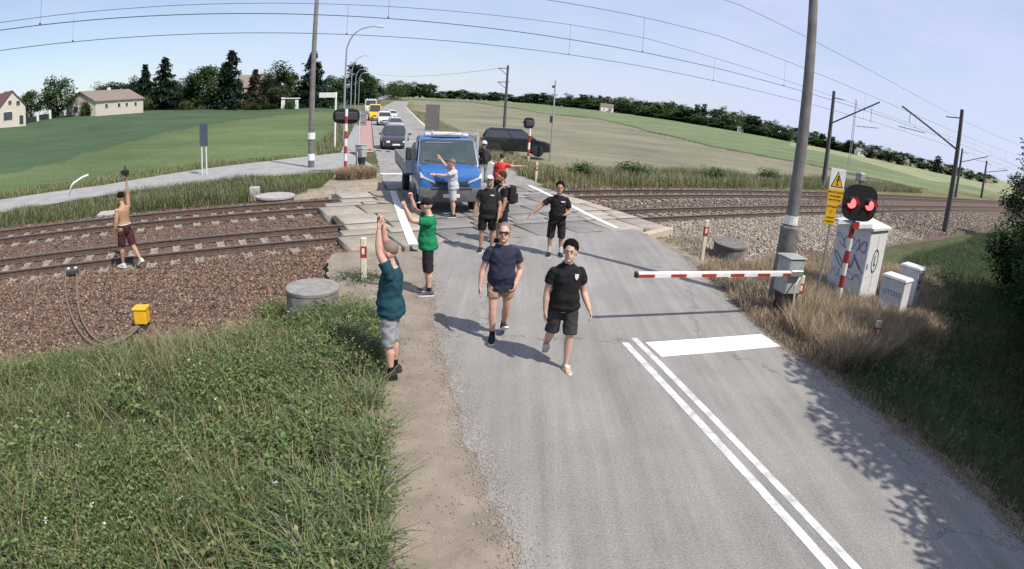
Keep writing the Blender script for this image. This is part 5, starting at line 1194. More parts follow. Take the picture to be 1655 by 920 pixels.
# 5 shirtless man on the tracks
L5 = dict(skin=SKT, shorts=MAR, short_len=.95, hair='short', hairm=HAIRD, shoe=(SHW, SOLW), belt=WHT, z=-.13)
person('shirtless man in dark red shorts striding across the left tracks, arm raised', G(198, 432, -.13), (-.95, .30), 1.76,
       dict(lean=.02, head=(.0, .25), ru=(.08, .12, 1), rf=(.0, .02, 1), lu=(-.25, -.1, -1), lf=(-.1, .42, -1), lt=(-.02, .12, -1), ls=(0, .06, -1), rt=(.04, -.26, -1), rs=(.02, -.70, -.8), rp=.55, rh=.7), L5, .0085)
q = L5['_']; bpy.context.view_layer.update(); ro5 = q['ro']; wr5 = q['arms']['r'][2] + Vector((0, .02, .13))
cmr = thing('video_camera', 'black camera with a handle held overhead by the shirtless man', 'camera', ro5.matrix_world @ wr5, ro5.rotation_euler.z)
mb = MB(); mb.cbox((0, 0, .10), (.12, .17, .13), .02); mb.build('camera_body', M['black'], cmr); mb = MB(); mb.lathe([(.04, .08), (.045, .16), (.001, .165)], (0, 0, .10), 'Y', 14); mb.build('lens', M['glass'], cmr)
mb = MB(); mb.tube([(0, -.02, -.05), (0, -.01, .05)], .025, 8); mb.build('grip', M['black'], cmr); mb = MB(); mb.tube([(0, .02, .16), (.01, .02, .26)], [.022, .012], 8); mb.build('microphone', M['black'], cmr)
# 6 white cap
person('man in a black T-shirt and white cap walking behind the navy shirt', (776, 410), (.02, -1), 1.86,
       dict(lean=.03, head=(.15, -.25), ru=(.30, .0, -1), rf=(.12, .22, -1), lu=(-.30, .08, -1), lf=(.10, .45, -.9), rt=(.05, .08, -1), lt=(-.04, -.06, -1), ls=(0, -.25, -1)),
       dict(skin=SKT, shirt=BLK2, shorts=BLK, short_len=.98, cap=(WHT, 1), hair=None, beard=HAIRG, shoe=(SHB, SOLW), crest=(.09, .03), fat=.05), .009)
# 7 backpack man
L7 = dict(skin=SKT, shirt=BLK, shorts=BLK2, short_len=.95, hair='full', hairm=HAIRB, shoe=(SHB, SOLD), beard=HAIRB)
person('dark-haired man carrying a black backpack, seen behind the white cap', (811, 398), (-.92, -.38), 1.84,
       dict(lean=.05, head=(.2, -.1), ru=(.22, .1, -1), rf=(.05, .5, -.9), lu=(-.22, .05, -1), lf=(-.08, .3, -1), rt=(.05, .1, -1), lt=(-.04, -.08, -1)), L7, .009)
q = L7['_']; sp7, ro7 = q['sp'], q['ro']; bpy.context.view_layer.update()
bp7 = thing('backpack', 'black backpack on the shoulders of the dark-haired man', 'backpack', ro7.matrix_world @ sp7(0, -.20, .26), ro7.rotation_euler.z)
mb = MB(); mb.cbox((0, -.03, .02), (.30, .20, .46), .07, seg=3); mb.build('main_bag', BLK2, bp7, smooth=50); mb = MB(); mb.cbox((0, -.15, -.06), (.24, .08, .24), .03, seg=2); mb.build('front_pocket', CHAR, bp7, smooth=50)
for s in (-1, 1): mb = MB(); mb.tube([(s * .10, .06, .22), (s * .12, .16, .27), (s * .13, .335, .15), (s * .14, .34, -.02), (s * .14, .10, -.16)], [(.03, .010)] * 5, 8, up=(1, 0, 0)); mb.build('shoulder_strap', M['grey'], bp7)
# 8 man in long black shirt pointing
person('man in all black with a white chest print, one arm stretched out sideways', (905, 418), (.05, -1), 1.80,
       dict(lean=.02, head=(-.1, -.1), ru=(.75, .05, -.62), rf=(.72, .25, -.62), lu=(-.35, .05, -1), lf=(.5, .85, -.1), rt=(.07, .03, -1), lt=(-.07, .02, -1), rh=.2, lh=.3),
       dict(skin=SKT, shirt=BLK, shorts=BLK2, short_len=1.12, hair='full', hairm=HAIRD, shoe=(SHB, SOLW), sock=WHT, sock_h=.24, crest=(.10, .035), hem=-.06, sleeve=.2, fat=.05), .009)
# 9 man in front of the lorry
person('man in a pale grey T-shirt pointing with both arms before the lorry', (730, 354), (-.97, -.12), 1.78,
       dict(lean=.05, head=(-.25, .1), ru=(-.05, .85, .55), rf=(.0, .62, .8), lu=(-.1, 1, -.25), lf=(.05, 1, .08), rt=(.06, .05, -1), lt=(-.06, -.02, -1), rh=.1, lh=.1),
       dict(skin=SKP, shirt=LGR, hem=.0, shorts=LGR, short_len=.95, hair='short', hairm=HAIRG, shoe=(SHB, SOLW), fat=.03), .010)
# 10 red shirt
person('man in a bright red T-shirt with his arm stretched to the right', (800, 330), (.35, .93), 1.80,
       dict(lean=.12, head=(.2, -.1), ru=(.95, .3, -.05), rf=(.95, .15, .10), lu=(-.3, .1, -1), lf=(-.1, .5, -1), rt=(.06, .02, -1), lt=(-.06, -.02, -1), rh=.1),
       dict(skin=SKL, shirt=RED, shorts=BLK2, short_len=.9, hair='short', hairm=HAIRB, shoe=(SHW, SOLW), fat=.05), .010)
# 11 helmeted rider
person('rider in a black and white jacket and silver helmet beside the lorry', (784, 296), (.12, -1), 1.84,
       dict(lean=.02, head=(.1, -.1), ru=(.35, .12, -1), rf=(-.05, .6, -.7), lu=(-.32, .1, -1), lf=(.05, .5, -.8)),
       dict(skin=SKL, shirt=BLK, sleeve=.5, trousers=GRYC, hair=None, helmet=mat('helmet_silver', (.55, .57, .58), (.4, .42, .43), 14, .35), shoe=(SHB, SOLD), crest=(.1, .14)), .011)
# ---------------------------------------------------------------- grass and weeds
def pick(cols, n):
    w_ = np.array([c[1] for c in cols], float); w_ /= w_.sum(); c = np.array([c[0] for c in cols])[NR.choice(len(cols), n, p=w_)]
    return c * NR.uniform(.72, 1.3, (n, 1)) * NR.uniform(.93, 1.07, (n, 3))
def sample(poly, n, dens=None):
    P = np.array([q[:2] for q in poly]); lo, hi = P.min(0), P.max(0); out = []; got = 0
    for _ in range(60):
        x, y = NR.uniform(lo[0], hi[0], n * 2), NR.uniform(lo[1], hi[1], n * 2); k = inpoly(x, y, poly)
        if dens is not None: k &= NR.random(len(x)) < dens(x, y)
        out.append(np.stack([x[k], y[k]], 1)); got += k.sum()
        if got >= n: break
    return np.concatenate(out)[:n]
def ground_at(x, y):
    t = x * TV[0] + y * TV[1]; s = x * SV[0] + y * SV[1]; z = hz(x, y, False)
    b = (s > 8.9) & (s < 22.5); return np.where(b, balz(t, s), z)
def blades(name, poly, n, h, w_, cols, bend=.5, dens=None, hn=None, tufts=0, label=None):
    P = sample(poly, n, dens); n = len(P)
    if tufts:
        k = max(1, n // tufts); c = P[NR.integers(0, n, k)]; P = c[NR.integers(0, k, n)] + NR.normal(0, .05, (n, 2))
    x, y = P[:, 0], P[:, 1]; z = ground_at(x, y) - .01
    H = NR.uniform(*h, n) * (hn(x, y) if hn is not None else 1)
    a = NR.uniform(0, 6.283, n); dx, dy = np.cos(a), np.sin(a); b = NR.uniform(.15, 1, n) * bend * H
    ww = NR.uniform(*w_, n) / 2; pa = a + math.pi / 2 + NR.uniform(-.6, .6, n); px_, py_ = np.cos(pa) * ww, np.sin(pa) * ww
    def pt(f, sgn, wk): 
        bb = b * f ** 1.8; zz = z + H * (f - .25 * bend * f * f * 1.0)
        return np.stack([x + dx * bb + sgn * px_ * wk, y + dy * bb + sgn * py_ * wk, zz], 1)
    V = np.stack([pt(0, -1, .8), pt(0, 1, .8), pt(.4, -1, 1), pt(.4, 1, 1), pt(.75, -1, .7), pt(.75, 1, .7), pt(1.0, 0, 0)], 1)
    o = np.arange(n)[:, None] * 7; q4 = np.concatenate([o + np.array([[0, 1, 3, 2]]), o + np.array([[2, 3, 5, 4]])]); q3 = o + np.array([[4, 5, 6]])
    C = np.repeat(pick(cols, n), 7, 0)
    return tag(link(name, np_mesh(name, V.reshape(-1, 3), [q4, q3], BLADE, C)), kind='stuff', label=label)
def leaves(name, P3, size, cols, mt=None, droop=.4, asp=.5, C=None):
    """folded leaf quads at points P3"""
    n = len(P3); L_ = NR.uniform(*size, n); a = NR.uniform(0, 6.283, n); e = NR.uniform(-.5, .9, n) - droop * .4
    d_ = np.stack([np.cos(a) * np.cos(e), np.sin(a) * np.cos(e), np.sin(e)], 1); s_ = np.stack([-np.sin(a), np.cos(a), NR.uniform(-.5, .5, n)], 1); s_ /= np.linalg.norm(s_, axis=1)[:, None]
    u_ = np.cross(d_, s_); wv = (L_ * asp * .5)[:, None]
    p0 = P3; p1 = P3 + d_ * L_[:, None] * .5 + s_ * wv + u_ * wv * .35; p2 = P3 + d_ * L_[:, None] - np.array([0, 0, 1]) * (droop * L_ * .3)[:, None]; p3 = P3 + d_ * L_[:, None] * .5 - s_ * wv + u_ * wv * .35
    V = np.stack([p0, p1, p2, p3], 1).reshape(-1, 3); o = np.arange(n)[:, None] * 4; F = np.concatenate([o + np.array([[0, 1, 2]]), o + np.array([[0, 2, 3]])])
    if C is None: C = pick(cols, n)
    return np_mesh(name, V, [F], mt or LEAF, np.repeat(C, 4, 0))
def weeds(name, poly, nplants, h, nleaf, size, cols, dens=None, hn=None, spread=.12):
    P = sample(poly, nplants, dens); n = len(P); z = ground_at(P[:, 0], P[:, 1]); H = NR.uniform(*h, n) * (hn(P[:, 0], P[:, 1]) if hn is not None else 1)
    k = NR.integers(0, n, n * nleaf); f = NR.uniform(.08, 1.0, len(k)) ** .7; lean = NR.normal(0, .25, (n, 2))
    Q = np.stack([P[k, 0] + lean[k, 0] * f * H[k] + NR.normal(0, spread, len(k)), P[k, 1] + lean[k, 1] * f * H[k] + NR.normal(0, spread, len(k)), z[k] + f * H[k]], 1)
    pc = pick(cols, n)[k] * NR.uniform(.8, 1.2, (len(k), 1))
    return tag(link(name, leaves(name, Q, size, cols, C=pc)), kind='stuff')
gA, gB, gC, gD, gE, gF = (.150, .200, .070), (.105, .155, .058), (.195, .240, .090), (.062, .098, .042), (.24, .25, .125), (.29, .265, .16)
straw, straw2, straw3 = (.40, .315, .21), (.48, .39, .275), (.30, .23, .155)
mixg = [(gA, 4), (gB, 4), (gC, 2), (gD, 2), (gE, 1), (gF, .6)]
# bottom-left verge
WL = [ln(-4, -9), ln(8.4, -7.5)] + [G(0, 590, -.3), G(250, 556, -.3), G(420, 535, -.3), G(490, 520, -.3), G(545, 470, -.2), G(575, 435, -.2)] + [ln(11.6, -.3), ln(10.2, .05), ln(9, .30), ln(7.7, .36), ln(6.5, .24), ln(5.4, .16), ln(4.3, .10), ln(3.4, .06), ln(1.5, .0), ln(-4, -.1)]
thick = lambda x, y: .25 + .75 * np.clip(wav(x, y, 1.6, .4) * 1.6 - .25, 0, 1)
hgt = lambda x, y: .45 + .75 * wav(x, y, 1.1, 2.0)
blades('verge_grass', WL, 120000, (.12, .42), (.004, .010), mixg, .9, thick, hgt)
weeds('verge_weeds', WL, 5200, (.10, .40), 24, (.018, .06), [(gA, 4), (gC, 4), (gB, 2), ((.12, .20, .06), 3), (gE, 2)], lambda x, y: np.clip(wav(x, y, 1.9, 1.3) * 2.2 - .65, .06, 1), hgt)
blades('verge_seed_grass', WL, 16000, (.32, .62), (.004, .009), [(gF, 3), (gE, 3), (straw3, 2), (gA, 2)], 1.1, lambda x, y: np.clip(wav(x, y, .9, .2) * 1.8 - .5, .03, 1))
# taller clumps: next to the teal man's legs, at the ring, bottom right corner of the verge
def clump(cx, cy, r_, n, h, size, cols, nm='weed_clump', spread=.10):
    P = [(cx + r_ * math.cos(a) * (1 + .3 * math.sin(3 * a + cx)), cy + r_ * .8 * math.sin(a) * (1 + .3 * math.cos(2 * a + cy))) for a in np.linspace(0, 6.283, 24)[:-1]]; return weeds(nm, P, n, h, 26, size, cols, None, None, spread)
darkg = [(gB, 4), (gD, 3), (gA, 2), ((.045, .085, .045), 2)]
for px, r_, n, hh in (((560, 600), .6, 130, (.15, .45)), ((520, 545), .4, 80, (.15, .4)), ((590, 560), .3, 70, (.2, .45)), ((575, 470), .40, 110, (.2, .5)), ((440, 505), .22, 40, (.1, .3)), ((482, 522), .30, 60, (.15, .4)), ((545, 512), .32, 80, (.2, .5)), ((420, 640), .7, 110, (.15, .4)), ((480, 730), .7, 120, (.15, .4)), ((180, 800), .8, 110, (.1, .35))):
    g = G(*px, -.25); clump(g[0], g[1], r_, n, hh, (.025, .07), darkg if px[0] > 570 else [(gA, 4), (gC, 3), (gB, 2)])
EG = [ln(l, n_) for l, n_ in ((2.2, .02), (3.4, .10), (4.3, .14), (5.4, .2), (6.5, .28), (7.6, .38), (9, .3), (9, -.5), (7.5, -.7), (5.5, -.8), (3.5, -.7), (2.2, -.6))]
pw = lambda x, y: np.clip(wav(x, y, 3.1, .5) * 2.2 - .7, .02, 1)
blades('verge_broad_grass', EG, 5200, (.25, .62), (.008, .016), [((.11, .16, .085), 3), ((.15, .20, .11), 3), (gA, 2), (gC, 2), (gF, 1)], 1.2, pw)
weeds('verge_tall_weeds', EG, 250, (.2, .55), 22, (.025, .07), [(gB, 2), (gA, 3), (gC, 3), (gE, 2)], pw)
weeds('verge_broad_weeds', WL, 420, (.12, .34), 16, (.06, .12), [(gA, 3), (gC, 3), ((.12, .21, .07), 2)], lambda x, y: np.clip(wav(x, y, 2.2, 2.9) * 2.4 - 1.1, .0, 1), None, .14)
blades('verge_dead_stalks', WL, 2600, (.25, .60), (.004, .008), [(straw, 2), (straw3, 3), ((.20, .15, .10), 3)], 1.3)
P = sample(WL, 60); z = ground_at(P[:, 0], P[:, 1]); Q = np.repeat(np.stack([P[:, 0], P[:, 1], z + NR.uniform(.25, .45, len(P))], 1), 5, 0) + NR.normal(0, .012, (len(P) * 5, 3))
tag(link('white_flowers', leaves('white_flowers', Q, (.015, .03), [((.75, .75, .7), 1)], asp=.9)), kind='stuff')
# sparse dry litter at the ballast edge
PB = [ts(-9, 7.2), ts(-9, 9.6), ts(2.2, 9.4), ts(2.4, 8.4), ts(0, 7.4)]
blades('ballast_edge_grass', PB, 9000, (.05, .22), (.005, .010), [(gF, 3), (straw3, 3), (gB, 2), (gA, 2)], 1.0, lambda x, y: np.clip(wav(x, y, 2.3, .9) * 1.6 - .45, .03, 1))
# strip between the left tracks and the side road
SL_ = [ts(-24, 22.2), ts(3.3, 22.4), ts(4.6, 23.2), ts(3.6, 26.6), ts(1.2, 27.2), ts(-3.5, 26.0), ts(-8.5, 24.3), ts(-24, 21.2)]
blades('trackside_grass', SL_, 34000, (.15, .62), (.009, .020), [(gA, 2), (gB, 3), (gD, 2.5), (gF, 3), (straw3, 1.4)], .6, lambda x, y: .3 + .7 * wav(x, y, .8, .1), lambda x, y: .55 + .7 * wav(x, y, .6, 1.5))
ST2 = [ts(1.5, 24.5), ts(5.2, 23.6), ts(6.6, 26.9), ts(2.5, 27.1)]
blades('trackside_grass', ST2, 6000, (.25, .6), (.012, .022), [(gA, 3), (gC, 3), (gB, 2), (gF, 1)], .6)
a = GT(576, 287); RD = [(a[0] + .95 * math.cos(q), a[1] + .8 * math.sin(q)) for q in np.linspace(0, 6.283, 14)]
blades('dry_grass_tuft', RD, 4200, (.3, .75), (.012, .022), [(straw, 3), (straw2, 3), (straw3, 3), ((.30, .19, .12), 2)], .8)
# near field edge behind the side road
FE = [ts(-11, 29.2), ts(-4.6, 30.0), ts(.1, 33.0), ts(7, 36.5), ts(6.5, 38.5), ts(-1, 35.5), ts(-7, 32.5), ts(-20, 30), ts(-20, 27.3)]
blades('field_edge_grass', FE, 16000, (.15, .45), (.014, .028), [(gA, 3), (gC, 3), (gF, 2), (straw3, 1)], .6)
# right: dry grass bank around the machines, greener to the lower right
def rdens(x, y): return .35 + .65 * wav(x, y, 1.3, .7)
ER = [ln(l, eR(l) + .22) for l in np.arange(14, -9, -1.0)]
RB = ER + [ln(-9, 26), ln(12, 26), ts(26, 9.6), ts(18, 10.6), ts(14.6, 11.4), ts(13.4, 12.2)]
dry = [G(1085, 385), G(1180, 430), G(1250, 400), G(1330, 410), G(1520, 430), G(1545, 520), G(1500, 590), G(1420, 590), G(1350, 600), G(1300, 580), G(1215, 520), G(1150, 450)]
drycol = [(straw, 4), (straw2, 3), (straw3, 3), ((.40, .30, .22), 3), (gF, 1.2)]
blades('dry_bank_grass', dry, 60000, (.10, .46), (.006, .013), drycol, .8, rdens, lambda x, y: .4 + .8 * wav(x, y, 1.5, 2.2))
dr2 = [G(1280, 470), G(1400, 500), G(1500, 520), G(1420, 590), G(1350, 600), G(1270, 540)]
blades('dry_bank_grass', dr2, 16000, (.35, .75), (.006, .012), drycol, .7, rdens)
blades('dry_bank_grass', [G(1060, 375), G(1130, 375), G(1240, 470), G(1240, 530), G(1160, 465)], 9000, (.05, .20), (.006, .012), drycol + [(gA, 2)], .8, rdens)
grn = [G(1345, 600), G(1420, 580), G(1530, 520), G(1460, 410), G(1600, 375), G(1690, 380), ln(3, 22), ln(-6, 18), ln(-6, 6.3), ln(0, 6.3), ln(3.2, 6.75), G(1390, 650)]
gshade = [((.075, .115, .042), 3), ((.055, .088, .036), 4), (gD, 3), ((.10, .135, .05), 1)]  # darker greens: the shade on the bank is partly put into the blade colours
blades('bank_grass', grn, 90000, (.14, .55), (.006, .014), gshade, .8, rdens, lambda x, y: .55 + .6 * wav(x, y, .9, 1.1))
weeds('bank_weeds', grn, 3800, (.15, .5), 22, (.04, .09), gshade, rdens)
blades('road_edge_grass', [ln(l, eR(l) + .12) for l in np.arange(12, -3, -.5)] + [ln(l, eR(l) + .55) for l in np.arange(-3, 12, .5)], 9000, (.04, .2), (.005, .010), [(straw3, 3), (straw, 3), (gA, 2), (gF, 2)], 1.0)
# verge between the right-hand tracks and the field
VR = [ts(15.5, 22.0), ts(40, 22.6), ts(70, 23.4), ts(70, 26.5), ts(40, 27.0), ts(22, 27.5), ts(17, 27.2), ts(15.2, 24.5)]
blades('verge_grass_far', VR, 42000, (.25, .95), (.016, .034), [(straw, 2), (gF, 4), (gA, 4), (gC, 2), (straw3, 2), (gB, 2)], .5, lambda x, y: .25 + .75 * wav(x, y, .55, .4), lambda x, y: .4 + .8 * wav(x, y, .45, 2.1))
for s0, t0, n_, r_ in ((24.6, 23.2, 90, .8), (24.2, 30.0, 60, .7), (24.5, 19.2, 40, .5), (25, 38, 60, .8)):
    g = ts(t0, s0); clump(g[0], g[1], r_, n_, (.5, 1.1), (.10, .2), darkg, spread=.2)
VV = [ln(l, eR(l) + .3) for l in np.linspace(24.5, 140, 30)] + [ln(l, eR(l) + 2.6 + (l > 40) * .6) for l in np.linspace(140, 24.5, 30)]
blades('verge_grass_far', VV, 30000, (.2, .6), (.018, .04), [(straw, 3), (gF, 4), (gA, 3), (straw3, 2)], .6)
VL = [ln(l, eL(l) - 2.4) for l in np.linspace(39, 120, 30)] + [ln(l, eL(l) - 4.6) for l in np.linspace(120, 39, 30)]
blades('verge_grass_far', VL, 16000, (.2, .65), (.018, .04), [(straw3, 3), (gF, 3), (gA, 4), (gB, 3)], .6)
# ---------------------------------------------------------------- trees
def limb_mesh(h, r_, n, seed, spread, lo=.3, hi=.95):
    rg = random.Random(seed); mb = MB(); P = [(rg.uniform(-.02, .02) * h * k, rg.uniform(-.02, .02) * h * k, h * k * hi) for k in (0, .2, .45, .7, 1)]
    P[0] = (0, 0, -.4); mb.tube(P, [r_ * 1.25, r_, r_ * .75, r_ * .5, r_ * .15], 8); tips = []
    for i in range(n):
        z0 = h * rg.uniform(lo, .8); a = rg.uniform(0, 6.283); L_ = spread * rg.uniform(.5, 1.0); e = (L_ * math.cos(a), L_ * math.sin(a), z0 + L_ * rg.uniform(.3, .9))
        mb.tube([(0, 0, z0), (e[0] * .5, e[1] * .5, z0 + (e[2] - z0) * .35), e], [r_ * .4, r_ * .25, r_ * .06], 5); tips.append(e)
    return mb, tips
def crown_broad(h, w_, n, size, cols, seed, lo=.22, clumps=34, flat=1.0):
    g = np.random.default_rng(seed); C = []; 
    for i in range(clumps):
        a = g.uniform(0, 6.283); u = g.uniform(-1, 1); rr_ = g.uniform(.45, 1.0) ** .6
        q = np.array([math.sqrt(max(1 - u * u, 0)) * math.cos(a), math.sqrt(max(1 - u * u, 0)) * math.sin(a), u]) * rr_
        q[:2] *= (w_ / 2) * (.80 if q[2] > .3 else .9); q[2] = h * (lo + (1 - lo) * .5) + q[2] * h * (1 - lo) * .46 * flat; C.append(q)
    C = np.array(C); k = g.integers(0, clumps, n); cr_ = (w_ * g.uniform(.14, .27, clumps))[k]
    d_ = g.normal(0, 1, (n, 3)); d_ /= np.linalg.norm(d_, axis=1)[:, None]; d_ *= (g.uniform(0, 1, n) ** .45)[:, None]
    Q = C[k] + d_ * cr_[:, None] * np.array([1, 1, .8]); tone = g.uniform(.62, 1.35, clumps)[k]
    col = pick(cols, n) * tone[:, None]; return Q, col
def crown_spruce(h, w_, n, seed, cols, lo=.06):
    g = np.random.default_rng(seed); nb = int(70); zb = np.sort(g.uniform(lo, .97, nb)); ab = g.uniform(0, 6.283, nb); lb = (1 - zb) ** .8 * g.uniform(.75, 1.15, nb) * w_ / 2 + .02 * w_
    k = g.choice(nb, n, p=(lb / lb.sum())); f = g.uniform(.08, 1.0, n) ** .75; wd = .16 * lb[k] * (1.1 - f)
    Q = np.stack([np.cos(ab[k]) * lb[k] * f - np.sin(ab[k]) * g.normal(0, 1, n) * wd, np.sin(ab[k]) * lb[k] * f + np.cos(ab[k]) * g.normal(0, 1, n) * wd, zb[k] * h - f * lb[k] * .22 + g.normal(0, .012 * h, n)], 1)
    top = g.random(n) < .03; Q[top] = np.stack([g.normal(0, .01 * w_, top.sum()), g.normal(0, .01 * w_, top.sum()), h * g.uniform(.9, 1.0, top.sum())], 1)
    tone = g.uniform(.6, 1.35, nb)[k]; return Q, pick(cols, n) * tone[:, None]
def tree(name, label, loc, h, w_, kind, seed, cols, n=2600, size=(.3, .6), group=None, lo=.2, rot=0.0):
    o = thing(name, label, 'tree' if name.endswith('tree') or 'spruce' in name else 'bush', loc, rot, group)
    if kind == 'spruce': Q, C = crown_spruce(h, w_, n, seed, cols); mb, _ = limb_mesh(h, .018 * h, 0, seed, 0)
    else: Q, C = crown_broad(h, w_, n, size, cols, seed, lo); mb, _ = limb_mesh(h, .02 * h, 9, seed, w_ * .33, max(lo, .12), .85)
    mb.build('trunk', M['bark'], o); me = leaves('crown', Q, size, cols, droop=.9 if kind == 'spruce' else .3, asp=.55 if kind != 'spruce' else .4, C=C); link('crown', me, o); return o
def up(px, pytop, pybase=None, k=1.0, dist=None):
    """tree standing at the far field edge below column px; height read from its top row"""
    if dist is None: b = EDG(px, k)
    else:
        v = ray(px, 170); a = math.atan2(v[0], v[1]); b = np.array([math.sin(a) * dist, math.cos(a) * dist, 0]); b[2] = hzf(b[0], b[1])
    # refine the azimuth so that it stands under the pixel of its top
    for _ in range(3):
        v = ray(px, pytop); a = math.atan2(v[0], v[1]); dd = math.hypot(b[0], b[1]); b = np.array([math.sin(a) * dd, math.cos(a) * dd, 0]); b[2] = hzf(b[0], b[1])
    return b, ZA(px, pytop, b) - b[2]
deep = [((.030, .058, .026), 4), ((.042, .075, .030), 3), ((.022, .045, .024), 3)]
mid = [((.055, .100, .032), 4), ((.075, .130, .040), 3), ((.040, .078, .028), 3)]
lite = [((.085, .130, .045), 4), ((.11, .155, .06), 3), ((.065, .105, .04), 3)]
spr = [((.026, .050, .030), 4), ((.036, .064, .036), 3), ((.020, .038, .024), 3)]
yel = [((.115, .13, .05), 4), ((.14, .15, .06), 3), ((.08, .10, .04), 3)]
W2M = lambda b, wpx: wpx / FPX * math.hypot(b[0], b[1])
TL = [ # px, top, width px, kind, colours, k, name, label
 (50, 146, 34, 'b', mid, 1.05, 'garden_tree', 'round leafy tree just right of the gabled house'), (92, 124, 50, 'b', mid, 1.0, 'garden_tree', 'big leafy tree between the gabled house and the long low house'),
 (158, 138, 40, 'b', deep, 1.2, 'garden_tree', 'low dark tree rising behind the roof of the long low house'), (186, 130, 36, 'b', deep, 1.2, 'garden_tree', 'dark tree behind the right end of the low roof'),
 (212, 126, 34, 'b', deep, 1.15, 'garden_tree', 'dark tree left of the two leading spruces'), (235, 105, 30, 's', spr, 1.05, 'spruce', 'narrow spruce with a thin pointed top, left of the bigger spruce'),
 (268, 93, 44, 's', spr, 1.0, 'spruce', 'broad tall spruce above the dark thicket by the low house'), (262, 128, 62, 'b', deep, 1.02, 'garden_tree', 'wide dark thicket tree below the tall spruce'),
 (302, 121, 44, 'b', deep, 1.05, 'garden_tree', 'dark leafy tree between the tall spruce and the light tree'), (336, 103, 56, 'b', mid, 1.0, 'garden_tree', 'large mid-green leafy tree left of the tallest spruce'),
 (375, 82, 48, 's', spr, .98, 'spruce', 'tallest dark spruce in the row on the left'), (413, 112, 30, 's', [((.075, .06, .035), 3), ((.05, .055, .03), 3), ((.06, .048, .03), 2)], .98, 'spruce', 'small brownish spruce in front of the beige house'),
 (449, 102, 48, 'b', mid, 1.0, 'garden_tree', 'round bright leafy tree left of the white kiosk'), (474, 120, 32, 'b', lite, 1.04, 'garden_tree', 'pale thin-leaved tree behind the white kiosk'),
 (507, 85, 56, 's', spr, 1.0, 'spruce', 'big dark spruce behind the concrete pole'), (538, 122, 36, 'b', mid, 1.0, 'garden_tree', 'fresh green tree right of the concrete pole'),
 (556, 126, 30, 'b', deep, 1.2, 'garden_tree', 'dark tree beyond the direction sign'), (581, 100, 40, 'b', deep, .9, 'garden_tree', 'tall loose dark tree beyond the street lamps'),
 (603, 126, 34, 'b', deep, .9, 'garden_tree', 'dark round tree at the end of the road'), (594, 118, 26, 'b', mid, .95, 'garden_tree', 'green tree between the two dark trees at the road end'), (634, 134, 40, 'b', mid, .8, 'garden_tree', 'bushy tree right of the road end'),
 (400, 138, 46, 'b', deep, 1.08, 'garden_tree', 'low dark tree behind the brownish spruce'), (425, 140, 30, 'b', deep, 1.1, 'garden_tree', 'dark shaded tree left of the bright round tree'), (522, 140, 36, 'b', deep, 1.08, 'garden_tree', 'dark tree filling the gap beside the big spruce'), (320, 140, 60, 'b', deep, 1.12, 'garden_tree', 'dark backing tree below the mid-green tree'), (575, 140, 26, 'b', deep, 1.1, 'garden_tree', 'low dark tree behind the lamp posts'),
 (222, 138, 40, 'b', deep, 1.1, 'garden_tree', 'dark tree under the narrow pointed spruce'), (248, 136, 40, 'b', deep, 1.1, 'garden_tree', 'dark tree between the two leading spruces'), (286, 134, 44, 'b', deep, 1.12, 'garden_tree', 'dark tree right of the broad tall spruce'),
 (358, 130, 40, 'b', deep, 1.1, 'garden_tree', 'dark tree just left of the tallest spruce'), (393, 134, 40, 'b', deep, 1.1, 'garden_tree', 'dark tree just right of the tallest spruce'), (491, 138, 34, 'b', mid, 1.1, 'garden_tree', 'green tree left of the big spruce by the pole'), (172, 142, 40, 'b', deep, 1.15, 'garden_tree', 'low dark tree over the middle of the long roof')]
for i, (px, top, wpx, kd, cl, k, nm, lb) in enumerate(TL):
    b, h = up(px, top, None, k); tree(nm, lb, b, h, W2M(b, wpx * (1.5 if kd == 's' else 1.15)), 'spruce' if kd == 's' else 'broad', 100 + i, cl, 3600 if kd == 'b' else 4200, (h * .045, h * .10), 'trees by the houses on the left', -.02, i)
for px, top, wpx, cl, lb, k in ((231, 156, 30, yel, 'yellow-green round bush at the right end of the low house', .97), (139, 164, 24, lite, 'round bush in front of the grey gable', .93), (30, 185, 30, mid, 'low shrub in the garden of the gabled house', 1.0), (300, 164, 26, yel, 'pale flowering bush under the dark trees', .97), (208, 172, 16, mid, 'small bush at the long wall of the low house', .95), (404, 164, 30, yel, 'yellowish bush in front of the brownish spruce', .96), (470, 162, 22, mid, 'low bush in front of the white kiosk', .95)):
    b, h = up(px, top, None, k); tree('bush', lb, b, h, W2M(b, wpx), 'broad', int(px), cl, 900, (.25, .5), 'bushes by the houses', .0)
# far tree line behind the right-hand fields: separate trees, a few meshes shared
protos = []
farm = [((.075, .120, .045), 4), ((.095, .140, .055), 3), ((.060, .095, .040), 3)]; farc = [((.045, .075, .042), 4), ((.055, .088, .048), 3)]  # foliage colours lightened for distance, standing in for slight haze
for i in range(7):
    kd = 'spruce' if i in (2, 5) else 'broad'
    o = tree('distant_tree', 'x', (0, 0, 0), 10, 8 if kd == 'broad' else 5, kd, 300 + i, [mid, farm, farc, farm, mid, farc, lite][i], 900, (.8, 1.8), 'trees of the far tree line', -.06); protos.append(o)
used_p = set(); LBF = {2: 'pointed conifer in the far tree line beyond the right field', 5: 'pointed conifer in the far tree line beyond the right field', 6: 'pale leafy tree in the far tree line beyond the right field', 1: 'mid-green leafy tree in the far tree line beyond the right field', 3: 'mid-green leafy tree in the far tree line beyond the right field', 0: 'dark leafy tree in the far tree line beyond the right field', 4: 'dark leafy tree in the far tree line beyond the right field'}
